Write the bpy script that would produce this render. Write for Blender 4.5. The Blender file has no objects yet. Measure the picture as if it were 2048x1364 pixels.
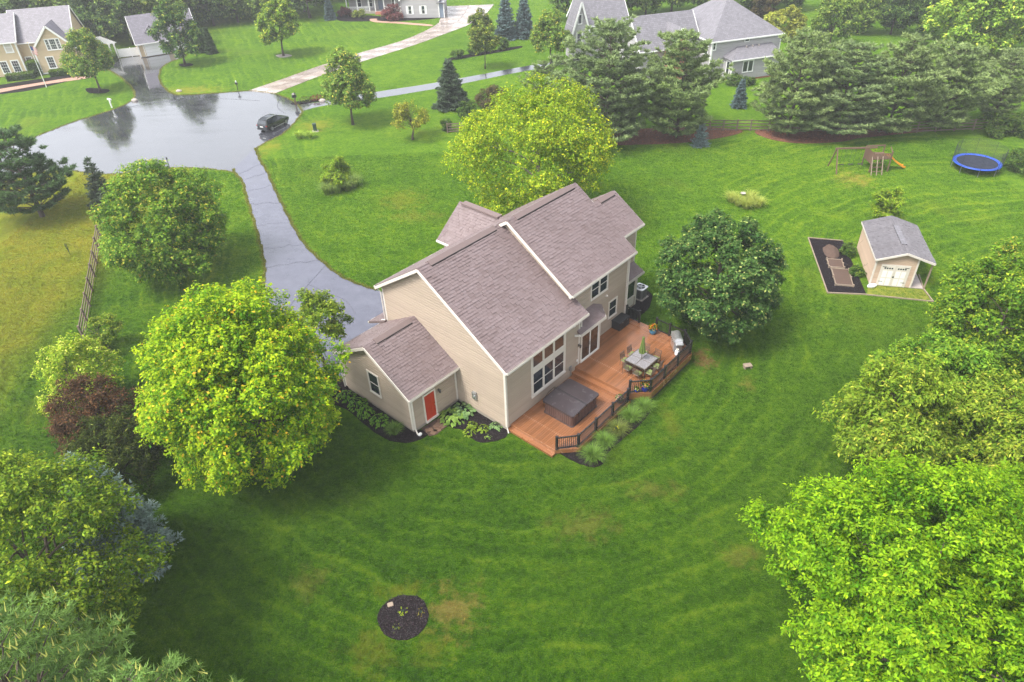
import bpy, math, random
import numpy as np
from mathutils import Vector, Matrix

# ------------------------------------------------------------------ camera, sky, sun, exposure
scene = bpy.context.scene
col = scene.collection
PITCH, ROLL, CAM_H = math.radians(36.9455), math.radians(-2.2217), 31.0
_f = Vector((0, math.cos(PITCH), -math.sin(PITCH)))
_r0 = Vector((1, 0, 0)); _u0 = Vector((0, math.sin(PITCH), math.cos(PITCH)))
_r = _r0 * math.cos(ROLL) + _u0 * math.sin(ROLL)
_u = -_r0 * math.sin(ROLL) + _u0 * math.cos(ROLL)
cam_data = bpy.data.cameras.new('camera'); cam = bpy.data.objects.new('camera', cam_data); col.objects.link(cam)
cam_data.sensor_width = 36.0; cam_data.lens = 1400.0 * 36.0 / 2048.0
cam_data.clip_start = 0.5; cam_data.clip_end = 3000
cam.matrix_world = Matrix(((_r.x, _u.x, -_f.x, 0), (_r.y, _u.y, -_f.y, 0), (_r.z, _u.z, -_f.z, CAM_H), (0, 0, 0, 1)))
scene.camera = cam

SUN_EL, SUN_AZ = math.radians(58), math.radians(-118)      # azimuth clockwise from +Y
world = bpy.data.worlds.new('World'); scene.world = world; world.use_nodes = True
wn = world.node_tree; wn.nodes.clear()
sky = wn.nodes.new('ShaderNodeTexSky'); sky.sky_type = 'NISHITA'; sky.sun_disc = False
sky.sun_elevation = SUN_EL; sky.sun_rotation = SUN_AZ
sky.air_density = 1.0; sky.dust_density = 3.0; sky.ozone_density = 1.0
hsv = wn.nodes.new('ShaderNodeHueSaturation'); hsv.inputs['Saturation'].default_value = 0.24
bg = wn.nodes.new('ShaderNodeBackground'); bg.inputs['Strength'].default_value = 0.12
wo = wn.nodes.new('ShaderNodeOutputWorld')
wn.links.new(sky.outputs[0], hsv.inputs['Color']); wn.links.new(hsv.outputs[0], bg.inputs[0]); wn.links.new(bg.outputs[0], wo.inputs[0])
sd = bpy.data.lights.new('sun', 'SUN'); sd.energy = 1.3; sd.angle = math.radians(15); sd.color = (1.0, 0.945, 0.85)
sun = bpy.data.objects.new('sun', sd); col.objects.link(sun)
_sv = Vector((math.sin(SUN_AZ) * math.cos(SUN_EL), math.cos(SUN_AZ) * math.cos(SUN_EL), math.sin(SUN_EL)))
sun.rotation_euler = _sv.to_track_quat('Z', 'Y').to_euler()
vs = scene.view_settings
vs.view_transform = 'Standard'; vs.look = 'None'; vs.exposure = 1.75; vs.gamma = 1.0; vs.use_curve_mapping = False

scene.cycles.use_denoising = True; scene.cycles.denoising_prefilter = 'NONE'
# ------------------------------------------------------------------ helpers
def tag(o, label=None, cat=None, group=None, kind=None):
    if label: o['label'] = label
    if cat: o['category'] = cat
    if group: o['group'] = group
    if kind: o['kind'] = kind
    return o

def thing(name, label, cat, loc=(0, 0, 0), rz=0.0, group=None):
    o = bpy.data.objects.new(name, None); col.objects.link(o)
    o.empty_display_size = 0.3; o.location = loc; o.rotation_euler = (0, 0, rz)
    return tag(o, label, cat, group)

def copy_tree(o, parent=None):
    c = o.copy(); col.objects.link(c); c.parent = parent
    for ch in list(o.children):
        copy_tree(ch, c)
    return c

class MB:
    """collects shapes; build() links them as one mesh object"""
    def __init__(self):
        self.v = []; self.f = []; self.fr = None
    def frame(self, o, u, n, w=(0, 0, 1)):
        self.fr = (Vector(o), Vector(u).normalized(), Vector(n).normalized(), Vector(w).normalized()); return self
    def _p(self, p):
        if self.fr is None: return (p[0], p[1], p[2])
        o, u, n, w = self.fr
        q = o + u * p[0] + n * p[1] + w * p[2]
        return (q.x, q.y, q.z)
    def add(self, vs, fs):
        k = len(self.v)
        self.v += [self._p(p) for p in vs]
        self.f += [tuple(i + k for i in f) for f in fs]
        return self
    def box(self, x0, x1, y0, y1, z0, z1):
        return self.add([(x0, y0, z0), (x1, y0, z0), (x1, y1, z0), (x0, y1, z0), (x0, y0, z1), (x1, y0, z1), (x1, y1, z1), (x0, y1, z1)],
                        [(3, 2, 1, 0), (4, 5, 6, 7), (0, 1, 5, 4), (1, 2, 6, 5), (2, 3, 7, 6), (3, 0, 4, 7)])
    def cbox(self, cx, cy, z0, sx, sy, sz):
        return self.box(cx - sx / 2, cx + sx / 2, cy - sy / 2, cy + sy / 2, z0, z0 + sz)
    def rbox(self, x0, x1, y0, y1, z0, z1, b=0.02):
        """box with chamfered vertical and top edges"""
        ring = lambda d, z: [(x0 + b + d, y0 + d, z), (x1 - b - d, y0 + d, z), (x1 - d, y0 + b + d, z), (x1 - d, y1 - b - d, z),
                             (x1 - b - d, y1 - d, z), (x0 + b + d, y1 - d, z), (x0 + d, y1 - b - d, z), (x0 + d, y0 + b + d, z)]
        vs = ring(0, z0) + ring(0, z1 - b) + ring(b * .8, z1)
        fs = [tuple(reversed(range(8))), tuple(range(16, 24))]
        for k in (0, 8):
            fs += [(k + i, k + (i + 1) % 8, k + 8 + (i + 1) % 8, k + 8 + i) for i in range(8)]
        return self.add(vs, fs)
    def poly(self, pts): return self.add(pts, [tuple(range(len(pts)))])
    def prism(self, pts, z0, z1):
        n = len(pts)
        vs = [(p[0], p[1], z0) for p in pts] + [(p[0], p[1], z1) for p in pts]
        return self.add(vs, [tuple(reversed(range(n))), tuple(range(n, 2 * n))] + [(i, (i + 1) % n, n + (i + 1) % n, n + i) for i in range(n)])
    def slab(self, pts, off):
        """3-D polygon given thickness along vector off"""
        n = len(pts); off = Vector(off)
        vs = [tuple(p) for p in pts] + [tuple(Vector(p) + off) for p in pts]
        return self.add(vs, [tuple(range(n)), tuple(reversed(range(n, 2 * n)))] + [(i, n + i, n + (i + 1) % n, (i + 1) % n) for i in range(n)])
    def beam(self, p0, p1, w, h, up=(0, 0, 1)):
        p0 = Vector(p0); p1 = Vector(p1); d = (p1 - p0).normalized(); up = Vector(up)
        s = d.cross(up)
        if s.length < 1e-4: s = d.cross(Vector((1, 0, 0)))
        s.normalize(); t = s.cross(d).normalized()
        s = s * (w / 2); t = t * (h / 2)
        vs = [p0 - s - t, p0 + s - t, p0 + s + t, p0 - s + t, p1 - s - t, p1 + s - t, p1 + s + t, p1 - s + t]
        return self.add([tuple(q) for q in vs], [(3, 2, 1, 0), (4, 5, 6, 7), (0, 1, 5, 4), (1, 2, 6, 5), (2, 3, 7, 6), (3, 0, 4, 7)])
    def tube(self, pts, rads, n=8, cap=True):
        pts = [Vector(p) for p in pts]; vs = []; fs = []
        if not hasattr(rads, '__len__'): rads = [rads] * len(pts)
        ref = Vector((0.31, 0.17, 0.93))
        for i, p in enumerate(pts):
            d = (pts[min(i + 1, len(pts) - 1)] - pts[max(i - 1, 0)]).normalized()
            a = d.cross(ref)
            if a.length < 1e-3: a = d.cross(Vector((1, 0, 0)))
            a.normalize(); b = d.cross(a)
            for k in range(n):
                t = 2 * math.pi * k / n
                q = p + (a * math.cos(t) + b * math.sin(t)) * rads[i]; vs.append(tuple(q))
        for i in range(len(pts) - 1):
            for k in range(n):
                fs.append((i * n + k, i * n + (k + 1) % n, (i + 1) * n + (k + 1) % n, (i + 1) * n + k))
        if cap:
            fs.append(tuple(reversed(range(n)))); m = (len(pts) - 1) * n; fs.append(tuple(range(m, m + n)))
        return self.add(vs, fs)
    def lathe(self, prof, n=16, c=(0, 0), cap=True):
        vs = []; fs = []
        for r, z in prof:
            for k in range(n):
                t = 2 * math.pi * k / n; vs.append((c[0] + r * math.cos(t), c[1] + r * math.sin(t), z))
        for i in range(len(prof) - 1):
            for k in range(n):
                fs.append((i * n + k, i * n + (k + 1) % n, (i + 1) * n + (k + 1) % n, (i + 1) * n + k))
        if cap:
            fs.append(tuple(reversed(range(n)))); m = (len(prof) - 1) * n; fs.append(tuple(range(m, m + n)))
        return self.add(vs, fs)
    def loft(self, rings, cap=True):
        n = len(rings[0]); vs = [p for r in rings for p in r]; fs = []
        for i in range(len(rings) - 1):
            for k in range(n):
                fs.append((i * n + k, i * n + (k + 1) % n, (i + 1) * n + (k + 1) % n, (i + 1) * n + k))
        if cap:
            fs.append(tuple(reversed(range(n)))); m = (len(rings) - 1) * n; fs.append(tuple(range(m, m + n)))
        return self.add(vs, fs)
    def mesh(self, name, mat, smooth=False):
        me = bpy.data.meshes.new(name); me.from_pydata(self.v, [], self.f)
        if mat: me.materials.append(mat)
        if smooth:
            me.shade_smooth()
        me.update()
        return me
    def build(self, name, mat, parent=None, smooth=False, loc=None, rz=None):
        o = bpy.data.objects.new(name, self.mesh(name, mat, smooth)); col.objects.link(o)
        if parent: o.parent = parent
        if loc is not None: o.location = loc
        if rz is not None: o.rotation_euler = (0, 0, rz)
        return o

def inst(name, me, parent=None, loc=(0, 0, 0), rot=(0, 0, 0), sc=(1, 1, 1)):
    o = bpy.data.objects.new(name, me); col.objects.link(o)
    if parent: o.parent = parent
    o.location = loc; o.rotation_euler = rot; o.scale = sc
    return o

# ------------------------------------------------------------------ materials
class NT:
    def __init__(self, name):
        self.m = bpy.data.materials.new(name); self.m.use_nodes = True
        self.t = self.m.node_tree; self.t.nodes.clear()
        self.out = self.t.nodes.new('ShaderNodeOutputMaterial')
        self.bsdf = self.t.nodes.new('ShaderNodeBsdfPrincipled')
        self.t.links.new(self.bsdf.outputs[0], self.out.inputs[0])
        self._c = None
    def n(self, ty, **kw):
        x = self.t.nodes.new(ty)
        for k, v in kw.items(): setattr(x, k, v)
        return x
    def l(self, a, b): self.t.links.new(a, b)
    def s(self, sock, v):
        if hasattr(v, 'is_linked') or isinstance(v, bpy.types.NodeSocket): self.l(v, sock)
        elif isinstance(v, (tuple, list)) and len(v) == 3 and sock.type == 'RGBA': sock.default_value = (*v, 1)
        else: sock.default_value = v
    def co(self):
        if self._c is None: self._c = self.n('ShaderNodeTexCoord').outputs['Object']
        return self._c
    def map(self, scale=(1, 1, 1), rot=(0, 0, 0), loc=(0, 0, 0), vec=None):
        m = self.n('ShaderNodeMapping'); self.l(vec or self.co(), m.inputs[0])
        m.inputs['Scale'].default_value = scale; m.inputs['Rotation'].default_value = rot; m.inputs['Location'].default_value = loc
        return m.outputs[0]
    def noise(self, scale, detail=3, rough=.55, vec=None, dist=0.0):
        x = self.n('ShaderNodeTexNoise'); self.l(vec or self.co(), x.inputs['Vector'])
        x.inputs['Scale'].default_value = scale; x.inputs['Detail'].default_value = detail
        x.inputs['Roughness'].default_value = rough; x.inputs['Distortion'].default_value = dist
        return x.outputs['Fac']
    def ramp(self, fac, stops):
        r = self.n('ShaderNodeValToRGB'); self.s(r.inputs[0], fac); e = r.color_ramp.elements
        while len(e) < len(stops): e.new(0.5)
        for x, (p, c) in zip(e, stops):
            x.position = p; x.color = (*c, 1) if len(c) == 3 else c
        return r.outputs[0]
    def mix(self, fac, a, b, mode='MIX'):
        x = self.n('ShaderNodeMix', data_type='RGBA', blend_type=mode)
        self.s(x.inputs[0], fac); self.s(x.inputs[6], a); self.s(x.inputs[7], b)
        return x.outputs[2]
    def ma(self, op, a, b=None, c=None, clamp=False):
        x = self.n('ShaderNodeMath', operation=op, use_clamp=clamp); self.s(x.inputs[0], a)
        if b is not None: self.s(x.inputs[1], b)
        if c is not None: self.s(x.inputs[2], c)
        return x.outputs[0]
    def mr(self, v, a, b, c=0.0, d=1.0, smooth=True):
        x = self.n('ShaderNodeMapRange', interpolation_type='SMOOTHSTEP' if smooth else 'LINEAR')
        self.s(x.inputs['Value'], v)
        for k, q in zip(('From Min', 'From Max', 'To Min', 'To Max'), (a, b, c, d)): self.s(x.inputs[k], q)
        return x.outputs[0]
    def bump(self, h, strength=.3, dist=.02):
        b = self.n('ShaderNodeBump'); b.inputs['Strength'].default_value = strength; b.inputs['Distance'].default_value = dist
        self.l(h, b.inputs['Height']); self.l(b.outputs[0], self.bsdf.inputs['Normal'])
    def set(self, base=None, rough=None, metal=None, spec=None, **kw):
        B = self.bsdf.inputs
        if base is not None: self.s(B['Base Color'], base)
        if rough is not None: self.s(B['Roughness'], rough)
        if metal is not None: B['Metallic'].default_value = metal
        if spec is not None: B['Specular IOR Level'].default_value = spec
        for k, v in kw.items(): self.s(B[k], v)
        return self.m

def shade(c, k): return tuple(min(1, x * k) for x in c)

def mk(name, c, var=.18, scale=6.0, rough=.6, metal=0.0, spec=.5, bump=0.0, bscale=40.0, island=0.0, rvar=.1):
    """general procedural surface: two noise scales of colour, roughness variation, fine bump"""
    g = NT(name)
    n1 = g.noise(scale, 4); n2 = g.noise(scale * 7.3, 3)
    k = g.ma('ADD', g.ma('MULTIPLY', n1, .65), g.ma('MULTIPLY', n2, .35))
    colr = g.ramp(k, [(.25, shade(c, 1 - var)), (.75, shade(c, 1 + var))])
    if island > 0:
        ge = g.n('ShaderNodeNewGeometry')
        colr = g.mix(1.0, colr, g.ramp(ge.outputs['Random Per Island'], [(0, (1 - island,) * 3), (1, (1 + island * .4,) * 3)]), 'MULTIPLY')
    if bump: g.bump(g.noise(bscale, 4), bump, .01)
    return g.set(colr, g.mr(n1, .3, .7, max(0, rough - rvar), min(1, rough + rvar)), metal, spec)

def leaf_mat(name, trans=.35, rough=.55, spec=.12, tint=(1.0, 1.0, .6)):
    g = NT(name)
    a = g.n('ShaderNodeAttribute', attribute_name='leaf_color')
    lc = g.mix(1.0, a.outputs['Color'], tint, 'MULTIPLY')
    g.set(lc, rough, 0, spec)
    t = g.n('ShaderNodeBsdfTranslucent'); g.l(g.mix(1.0, lc, (1.15, 1.1, .6), 'MULTIPLY'), t.inputs[0])
    m = g.n('ShaderNodeMixShader'); m.inputs[0].default_value = trans
    g.l(g.bsdf.outputs[0], m.inputs[1]); g.l(t.outputs[0], m.inputs[2]); g.l(m.outputs[0], g.out.inputs[0])
    return g.m

M = {}
M['leaf'] = leaf_mat('leaf')
M['needle'] = leaf_mat('needle', .15, .55, .18, (1, 1, 1))
M['bark'] = mk('bark', (.085, .065, .05), .35, 9, .85, bump=.6, bscale=25)
M['bark_pale'] = mk('bark_pale', (.17, .15, .125), .35, 9, .8, bump=.5, bscale=25)

# roof shingles: each tab is its own island
def shingle_mat(name, a, b, c):
    g = NT(name)
    ge = g.n('ShaderNodeNewGeometry')
    base = g.ramp(ge.outputs['Random Per Island'], [(0, a), (.35, b), (.7, b), (1, c)])
    fine = g.noise(55, 3); big = g.noise(.45, 3)
    base = g.mix(1.0, base, g.ramp(fine, [(.3, (.7, .7, .7)), (.7, (1.2, 1.2, 1.2))]), 'MULTIPLY')
    base = g.mix(1.0, base, g.ramp(big, [(.3, (.9, .88, .88)), (.7, (1.08, 1.08, 1.1))]), 'MULTIPLY')
    g.bump(fine, .35, .006)
    return g.set(base, g.mr(g.noise(3, 2), .3, .7, .42, .62), 0, .5)
M['shingle'] = shingle_mat('brown_shingle', (.160, .118, .115), (.183, .139, .138), (.198, .154, .155))
M['shingle_grey'] = shingle_mat('grey_shingle', (.125, .118, .128), (.15, .142, .154), (.18, .17, .182))
def far_roof(name, c):
    g = NT(name)
    br = g.n('ShaderNodeTexBrick'); g.l(g.map((1, 1, 1)), br.inputs['Vector'])
    br.inputs['Color1'].default_value = (*shade(c, .85), 1); br.inputs['Color2'].default_value = (*shade(c, 1.2), 1); br.inputs['Mortar'].default_value = (*shade(c, .6), 1)
    br.inputs['Scale'].default_value = 1.0; br.inputs['Brick Width'].default_value = .35; br.inputs['Row Height'].default_value = .2; br.inputs['Mortar Size'].default_value = .012
    fine = g.noise(14, 4)
    base = g.mix(1.0, br.outputs[0], g.ramp(fine, [(.3, (.72,) * 3), (.7, (1.25,) * 3)]), 'MULTIPLY')
    g.bump(fine, .3, .02)
    return g.set(base, .5, 0, .5)
M['roof_grey'] = far_roof('roof_grey', (.175, .168, .188))
M['roof_slate'] = far_roof('roof_slate', (.155, .145, .175))
M['roof_sheath'] = mk('roof_sheath', (.17, .125, .12), .1, 4, .7)

M['siding'] = mk('beige_siding', (.40, .325, .258), .05, 1.2, .55, spec=.3, bump=.08, bscale=60, island=.07)
M['siding_grey'] = mk('grey_siding', (.40, .385, .40), .06, 1.2, .6, spec=.3, island=.08)
M['siding_tan'] = mk('tan_siding', (.58, .46, .30), .05, 1.2, .6, spec=.3, island=.07)
M['siding_pink'] = mk('shed_siding', (.52, .385, .29), .06, 1.2, .6, spec=.3, island=.07)
M['trim'] = mk('cream_trim', (.66, .61, .55), .05, 3, .5)
M['white'] = mk('white_paint', (.80, .80, .79), .04, 3, .45)
M['gutter'] = mk('gutter_metal', (.66, .62, .57), .05, 3, .4)
M['shadowgap'] = mk('slot_shade', (.03, .025, .025), .2, 5, .8)  # near-black colour standing in for shade in slots, gaps and grooves
M['foundation'] = mk('concrete_block', (.32, .285, .24), .2, 4, .85, bump=.3)
M['glass'] = mk('window_glass', (.022, .03, .04), .3, 1.5, .06, spec=.8, rvar=.03)
M['glass_warm'] = mk('window_glass_warm', (.07, .042, .03), .4, 1.5, .07, spec=.7, rvar=.03)
M['blind'] = mk('window_blind', (.55, .52, .47), .06, 3, .6)
M['red_door'] = mk('red_paint', (.46, .035, .014), .12, 3, .4)
M['brass'] = mk('brass', (.75, .55, .25), .1, 10, .3, 1.0)
M['grey_metal'] = mk('grey_metal', (.36, .37, .38), .12, 8, .38, .7)
M['steel'] = mk('brushed_steel', (.72, .72, .73), .08, 20, .36, .9)
M['black_metal'] = mk('black_metal', (.014, .014, .016), .2, 8, .32, 0, .6)
M['dark_lamp'] = mk('lamp_metal', (.10, .095, .09), .2, 8, .4, .6)

def deck_mat(name, c):
    g = NT(name)
    grain = g.noise(1, 4, .6, g.map((2.2, 60, 60))); wet = g.noise(.55, 4, .55)
    info = g.n('ShaderNodeObjectInfo')
    base = g.ramp(grain, [(.25, shade(c, .78)), (.75, shade(c, 1.18))])
    base = g.mix(1.0, base, g.ramp(info.outputs['Random'], [(0, (.78, .77, .76)), (1, (1.16, 1.14, 1.12))]), 'MULTIPLY')
    base = g.mix(1.0, base, g.ramp(wet, [(.35, (.88, .86, .84)), (.65, (1.06, 1.06, 1.06))]), 'MULTIPLY')
    g.bump(grain, .15, .004)
    return g.set(base, g.mr(wet, .36, .64, .07, .30), 0, .8)
M['deck'] = deck_mat('wet_decking', (.25, .107, .048))
M['deck_edge'] = deck_mat('deck_fascia', (.28, .125, .055))

def asphalt(name, c0, c1, r0, r1, coat):
    g = NT(name)
    fine = g.noise(26, 3); big = g.noise(.12, 4, .55); med = g.noise(.9, 5, .65)
    streak = g.noise(.35, 5, .6, g.map((.22, 1.6, 1), (0, 0, .35)))
    base = g.ramp(fine, [(.3, c0), (.7, c1)])
    base = g.mix(1.0, base, g.ramp(med, [(.3, (.78, .78, .8)), (.7, (1.14, 1.14, 1.12))]), 'MULTIPLY')
    base = g.mix(1.0, base, g.ramp(big, [(.3, (.86, .86, .9)), (.7, (1.12, 1.12, 1.08))]), 'MULTIPLY')
    g.bump(g.ma('ADD', g.ma('MULTIPLY', fine, .5), g.ma('MULTIPLY', streak, .6)), .05, .02)
    rgh = g.mr(g.ma('ADD', g.ma('MULTIPLY', streak, .7), g.ma('MULTIPLY', med, .3)), .34, .66, r0, r1)
    return g.set(base, rgh, 0, .8, **{'Coat Weight': coat, 'Coat IOR': 1.7, 'Coat Roughness': rgh})
M['asphalt'] = asphalt('wet_asphalt', (.07, .072, .105), (.105, .108, .15), .05, .2, .6)
M['road'] = asphalt('standing_water_asphalt', (.035, .036, .045), (.07, .071, .085), .03, .17, 1.0)
def concrete():
    g = NT('wet_concrete')
    info = g.n('ShaderNodeObjectInfo'); n = g.noise(.35, 4); fine = g.noise(9, 3)
    base = g.ramp(n, [(.36, (.24, .185, .155)), (.6, (.44, .38, .35))])
    base = g.mix(1.0, base, g.ramp(info.outputs['Random'], [(0, (.82,) * 3), (1, (1.12,) * 3)]), 'MULTIPLY')
    base = g.mix(1.0, base, g.ramp(fine, [(.3, (.9,) * 3), (.7, (1.07,) * 3)]), 'MULTIPLY')
    return g.set(base, g.mr(n, .38, .62, .3, .08), 0, .6)
M['concrete'] = concrete()
M['mulch'] = mk('black_mulch', (.013, .010, .011), .6, 9, .9, spec=.08, bump=1.0, bscale=22)
M['straw'] = mk('pine_straw', (.15, .06, .035), .45, 5, .9, bump=.8, bscale=20)
M['soil'] = mk('garden_soil', (.085, .052, .038), .35, 7, .9, bump=.9, bscale=15)
M['paver'] = mk('brown_paver', (.19, .115, .075), .3, 6, .6, bump=.5, bscale=18, island=.2)
M['brick_walk'] = mk('brick_walk', (.40, .24, .18), .2, 5, .7, bump=.3)
M['fence_wood'] = mk('weathered_fence', (.175, .13, .10), .35, 6, .85, bump=.4, bscale=30)
M['timber'] = mk('timber_edge', (.28, .22, .165), .3, 5, .85, bump=.4, bscale=30)
M['play_wood'] = mk('play_wood', (.15, .09, .062), .3, 6, .8, bump=.4, bscale=30)
M['stone'] = mk('grey_stone', (.36, .32, .29), .3, 6, .8, bump=.5, bscale=20)
M['orange_plastic'] = mk('orange_plastic', (.80, .32, .03), .08, 4, .35)
M['blue_pad'] = mk('blue_pad', (.03, .10, .55), .12, 4, .4)
M['tramp_mat'] = mk('trampoline_mat', (.022, .026, .045), .25, 3, .5, spec=.2)
M['net'] = mk('net', (.03, .04, .045), .2, 8, .7)
M['vinyl'] = mk('tub_vinyl', (.045, .036, .04), .22, 2.0, .2, spec=.6, bump=.12, bscale=9)
M['tub_panel'] = mk('tub_panel', (.105, .056, .044), .3, 7, .45, bump=.35, bscale=26)
M['resin'] = mk('black_resin', (.02, .021, .024), .25, 6, .4, bump=.2, bscale=30)
M['tile'] = mk('table_tile', (.20, .19, .20), .2, 9, .22, spec=.6, bump=.1)
M['bronze'] = mk('bronze_frame', (.10, .078, .062), .2, 9, .4, .4)
M['sling'] = mk('chair_lattice', (.12, .085, .068), .2, 12, .5)
M['cushion'] = mk('green_cushion', (.15, .18, .055), .15, 8, .75)
M['umbrella'] = mk('green_canvas', (.10, .15, .028), .2, 10, .75, bump=.2)
M['pot_teal'] = mk('teal_glaze', (.035, .17, .29), .25, 6, .22)
M['pot_blue'] = mk('cobalt_glaze', (.012, .02, .19), .25, 6, .18)
M['pot_dark'] = mk('dark_pot', (.05, .05, .07), .25, 6, .4)
M['tank_white'] = mk('tank_white', (.78, .78, .80), .05, 4, .35)
M['car_paint'] = mk('car_paint', (.010, .014, .019), .15, 2, .12, 0, .7, rvar=.03)
M['rubber'] = mk('tyre', (.02, .02, .02), .2, 10, .8)
M['lamp_red'] = mk('tail_lamp', (.30, .015, .015), .15, 10, .2)
M['lamp_clear'] = mk('head_lamp', (.7, .72, .75), .05, 10, .1, .3)
M['plate'] = mk('number_plate', (.7, .7, .68), .05, 10, .5)
M['util_green'] = mk('utility_green', (.03, .065, .045), .15, 6, .5)
M['flag_red'] = mk('flag_red', (.5, .03, .04), .08, 6, .7)
M['flag_blue'] = mk('flag_blue', (.03, .05, .22), .08, 6, .7)
M['brick_red'] = mk('red_brick', (.36, .14, .09), .25, 5, .8, bump=.3)
M['shutter_blue'] = mk('slate_shutter', (.16, .20, .27), .1, 5, .5)
M['crack'] = mk('crack_seal', (.062, .063, .082), .2, 5, .25)
# ------------------------------------------------------------------ setting: lawn, roads, beds
OX, OY, RZ = -0.5013, 31.8262, math.radians(47.0)         # house corner and turn of the house axes
eU = (math.cos(RZ), math.sin(RZ)); eW = (-math.sin(RZ), math.cos(RZ))
def hw(a, b): return (OX + eU[0] * a + eW[0] * b, OY + eU[1] * a + eW[1] * b)

def lawn_mat(blades=False):
    g = NT('grass_blades' if blades else 'lawn')
    g._c = g.n('ShaderNodeNewGeometry').outputs['Position']; c = g.co()
    sep = g.n('ShaderNodeSeparateXYZ'); g.l(c, sep.inputs[0]); X, Y = sep.outputs[0], sep.outputs[1]
    big = g.noise(.045, 4, .55); med = g.noise(.33, 5, .6); fine = g.noise(3.2, 5, .65); blade = g.noise(16, 3, .7); tuft = g.noise(1.1, 5, .7)
    warp = g.ma('MULTIPLY', g.ma('SUBTRACT', g.noise(.17, 3), .5), 2.6)
    def dist(px, py, sx=1.0, sy=1.0):
        dx = g.ma('MULTIPLY', g.ma('SUBTRACT', X, px), 1 / sx); dy = g.ma('MULTIPLY', g.ma('SUBTRACT', Y, py), 1 / sy)
        return g.ma('SQRT', g.ma('ADD', g.ma('MULTIPLY', dx, dx), g.ma('MULTIPLY', dy, dy)))
    def lin(ax, ay): return g.ma('ADD', g.ma('MULTIPLY', X, ax), g.ma('MULTIPLY', Y, ay))
    def stripe(v, per):
        w = g.ma('SINE', g.ma('MULTIPLY', g.ma('ADD', v, warp), 2 * math.pi / per)); line = g.ma('POWER', g.ma('MULTIPLY', g.ma('ADD', g.ma('SINE', g.ma('MULTIPLY', g.ma('ADD', v, warp), 4 * math.pi / per)), 1.0), .5), 4.0)
        return g.ma('ADD', g.ma('MULTIPLY', w, .45), g.ma('MULTIPLY', g.ma('SUBTRACT', line, .27), 1.3))
    # mowing passes: rings round the shed lawn, passes along the deck side, round the back of the house, along the side fence
    mR = g.mr(X, 18, 26); mR = g.ma('MULTIPLY', mR, g.mr(Y, 90, 78))
    mL = g.mr(X, -20, -26)
    mB = g.ma('MULTIPLY', g.mr(Y, 50, 42), g.ma('MULTIPLY', g.mr(X, -22, -16), g.mr(X, 27, 20)))
    s = g.ma('MULTIPLY', stripe(dist(47, 36), 2.4), mR)
    s = g.ma('ADD', s, g.ma('MULTIPLY', stripe(lin(.94, .35), 2.0), mL))
    s = g.ma('ADD', s, g.ma('MULTIPLY', stripe(dist(1, 43, 1.0, 1.05), 2.2), mB))
    s = g.ma('MULTIPLY', s, g.mr(g.noise(.16, 4), .36, .64, .1, 1.2))
    k = g.ma('ADD', g.ma('MULTIPLY', big, .22), g.ma('MULTIPLY', med, .26))
    k = g.ma('ADD', k, g.ma('MULTIPLY', fine, .38)); k = g.ma('ADD', k, g.ma('MULTIPLY', blade, .75)); k = g.ma('ADD', k, g.ma('MULTIPLY', tuft, .35))
    k = g.ma('SUBTRACT', k, .98); k = g.ma('ADD', g.ma('MULTIPLY', k, 1.9), .5); k = g.ma('ADD', k, g.ma('MULTIPLY', s, .12))
    base = g.ramp(k, [(.18, (.006, .036, .001)), (.42, (.021, .076, .0016)), (.58, (.042, .114, .0024)), (.82, (.098, .17, .007))])
    # sandy and yellowed turf
    patch = g.noise(.085, 5, .6, g.map((1, 1, 1), (0, 0, 0), (13, 7, 0)))
    base = g.mix(g.mr(patch, .56, .74, 0, .28), base, (.10, .125, .012))
    left = g.ma('MULTIPLY', g.mr(X, -33, -39), g.mr(Y, 88, 74))
    base = g.mix(g.ma('MULTIPLY', left, g.mr(med, .3, .75, .45, .9)), base, (.125, .135, .010))
    ragged = g.ma('ADD', g.ma('MULTIPLY', g.noise(1.15, 6, .75), 2.4), -1.2)
    def spot(px, py, r, colr, amt, sx=1.0, sy=1.0):
        nonlocal base
        d = g.ma('MULTIPLY', dist(px, py, sx, sy), 1 / r)
        f = g.mr(g.ma('SUBTRACT', g.ma('MULTIPLY', ragged, 1.5), d), -.95, .05, 0, 1)
        base = g.mix(g.ma('MULTIPLY', f, amt), base, colr)
    YEL, TAN, BRN = (.12, .135, .012), (.20, .15, .04), (.11, .06, .03)
    spot(-3.3, 19.5, 1.9, TAN, .75, .9, 1.1); spot(-7.1, 17.6, 1.8, YEL, .6); spot(-5.9, 20.8, 1.2, YEL, .7, 1.6, .7); spot(-4.3, 17.6, 1.2, YEL, .6)
    spot(3.6, 24.4, 2.2, TAN, .33, 1.3, .7); spot(7.6, 26.6, 1.8, TAN, .32, 1.4, .6); spot(9.8, 32.0, 1.6, YEL, .45, .6, 1.6)
    spot(13.5, 38.2, 1.5, BRN, .95, .7, 1.3); spot(15.7, 35.3, .9, TAN, .5); spot(35.8, 66.4, 2.6, TAN, .4)
    spot(-24.0, 88.6, 3.5, YEL, .7); spot(-28.2, 82.0, 2.6, YEL, .75); spot(-29.0, 79.0, 1.8, YEL, .6); spot(-46.2, 105.5, 3.2, YEL, .75, 2.4, 1); spot(-10.5, 65.8, 3.5, YEL, .45); spot(-9, 62, 2.5, TAN, .18, 1.6, .7)
    spot(11.4, 22.0, 1.6, TAN, .35, 1, .7); spot(-10.8, 21.5, 1.4, TAN, .3)
    base = g.mix(g.mr(g.ma('ADD', Y, g.ma('MULTIPLY', warp, 2.5)), 24, 62, .0, 1.0), g.mix(1.0, base, (.78, .76, .8), 'MULTIPLY'), g.mix(1.0, base, (1.75, 1.42, 1.6), 'MULTIPLY'))  # darkens near lawn, brightens far lawn: haze and lens falloff painted into colour
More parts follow.
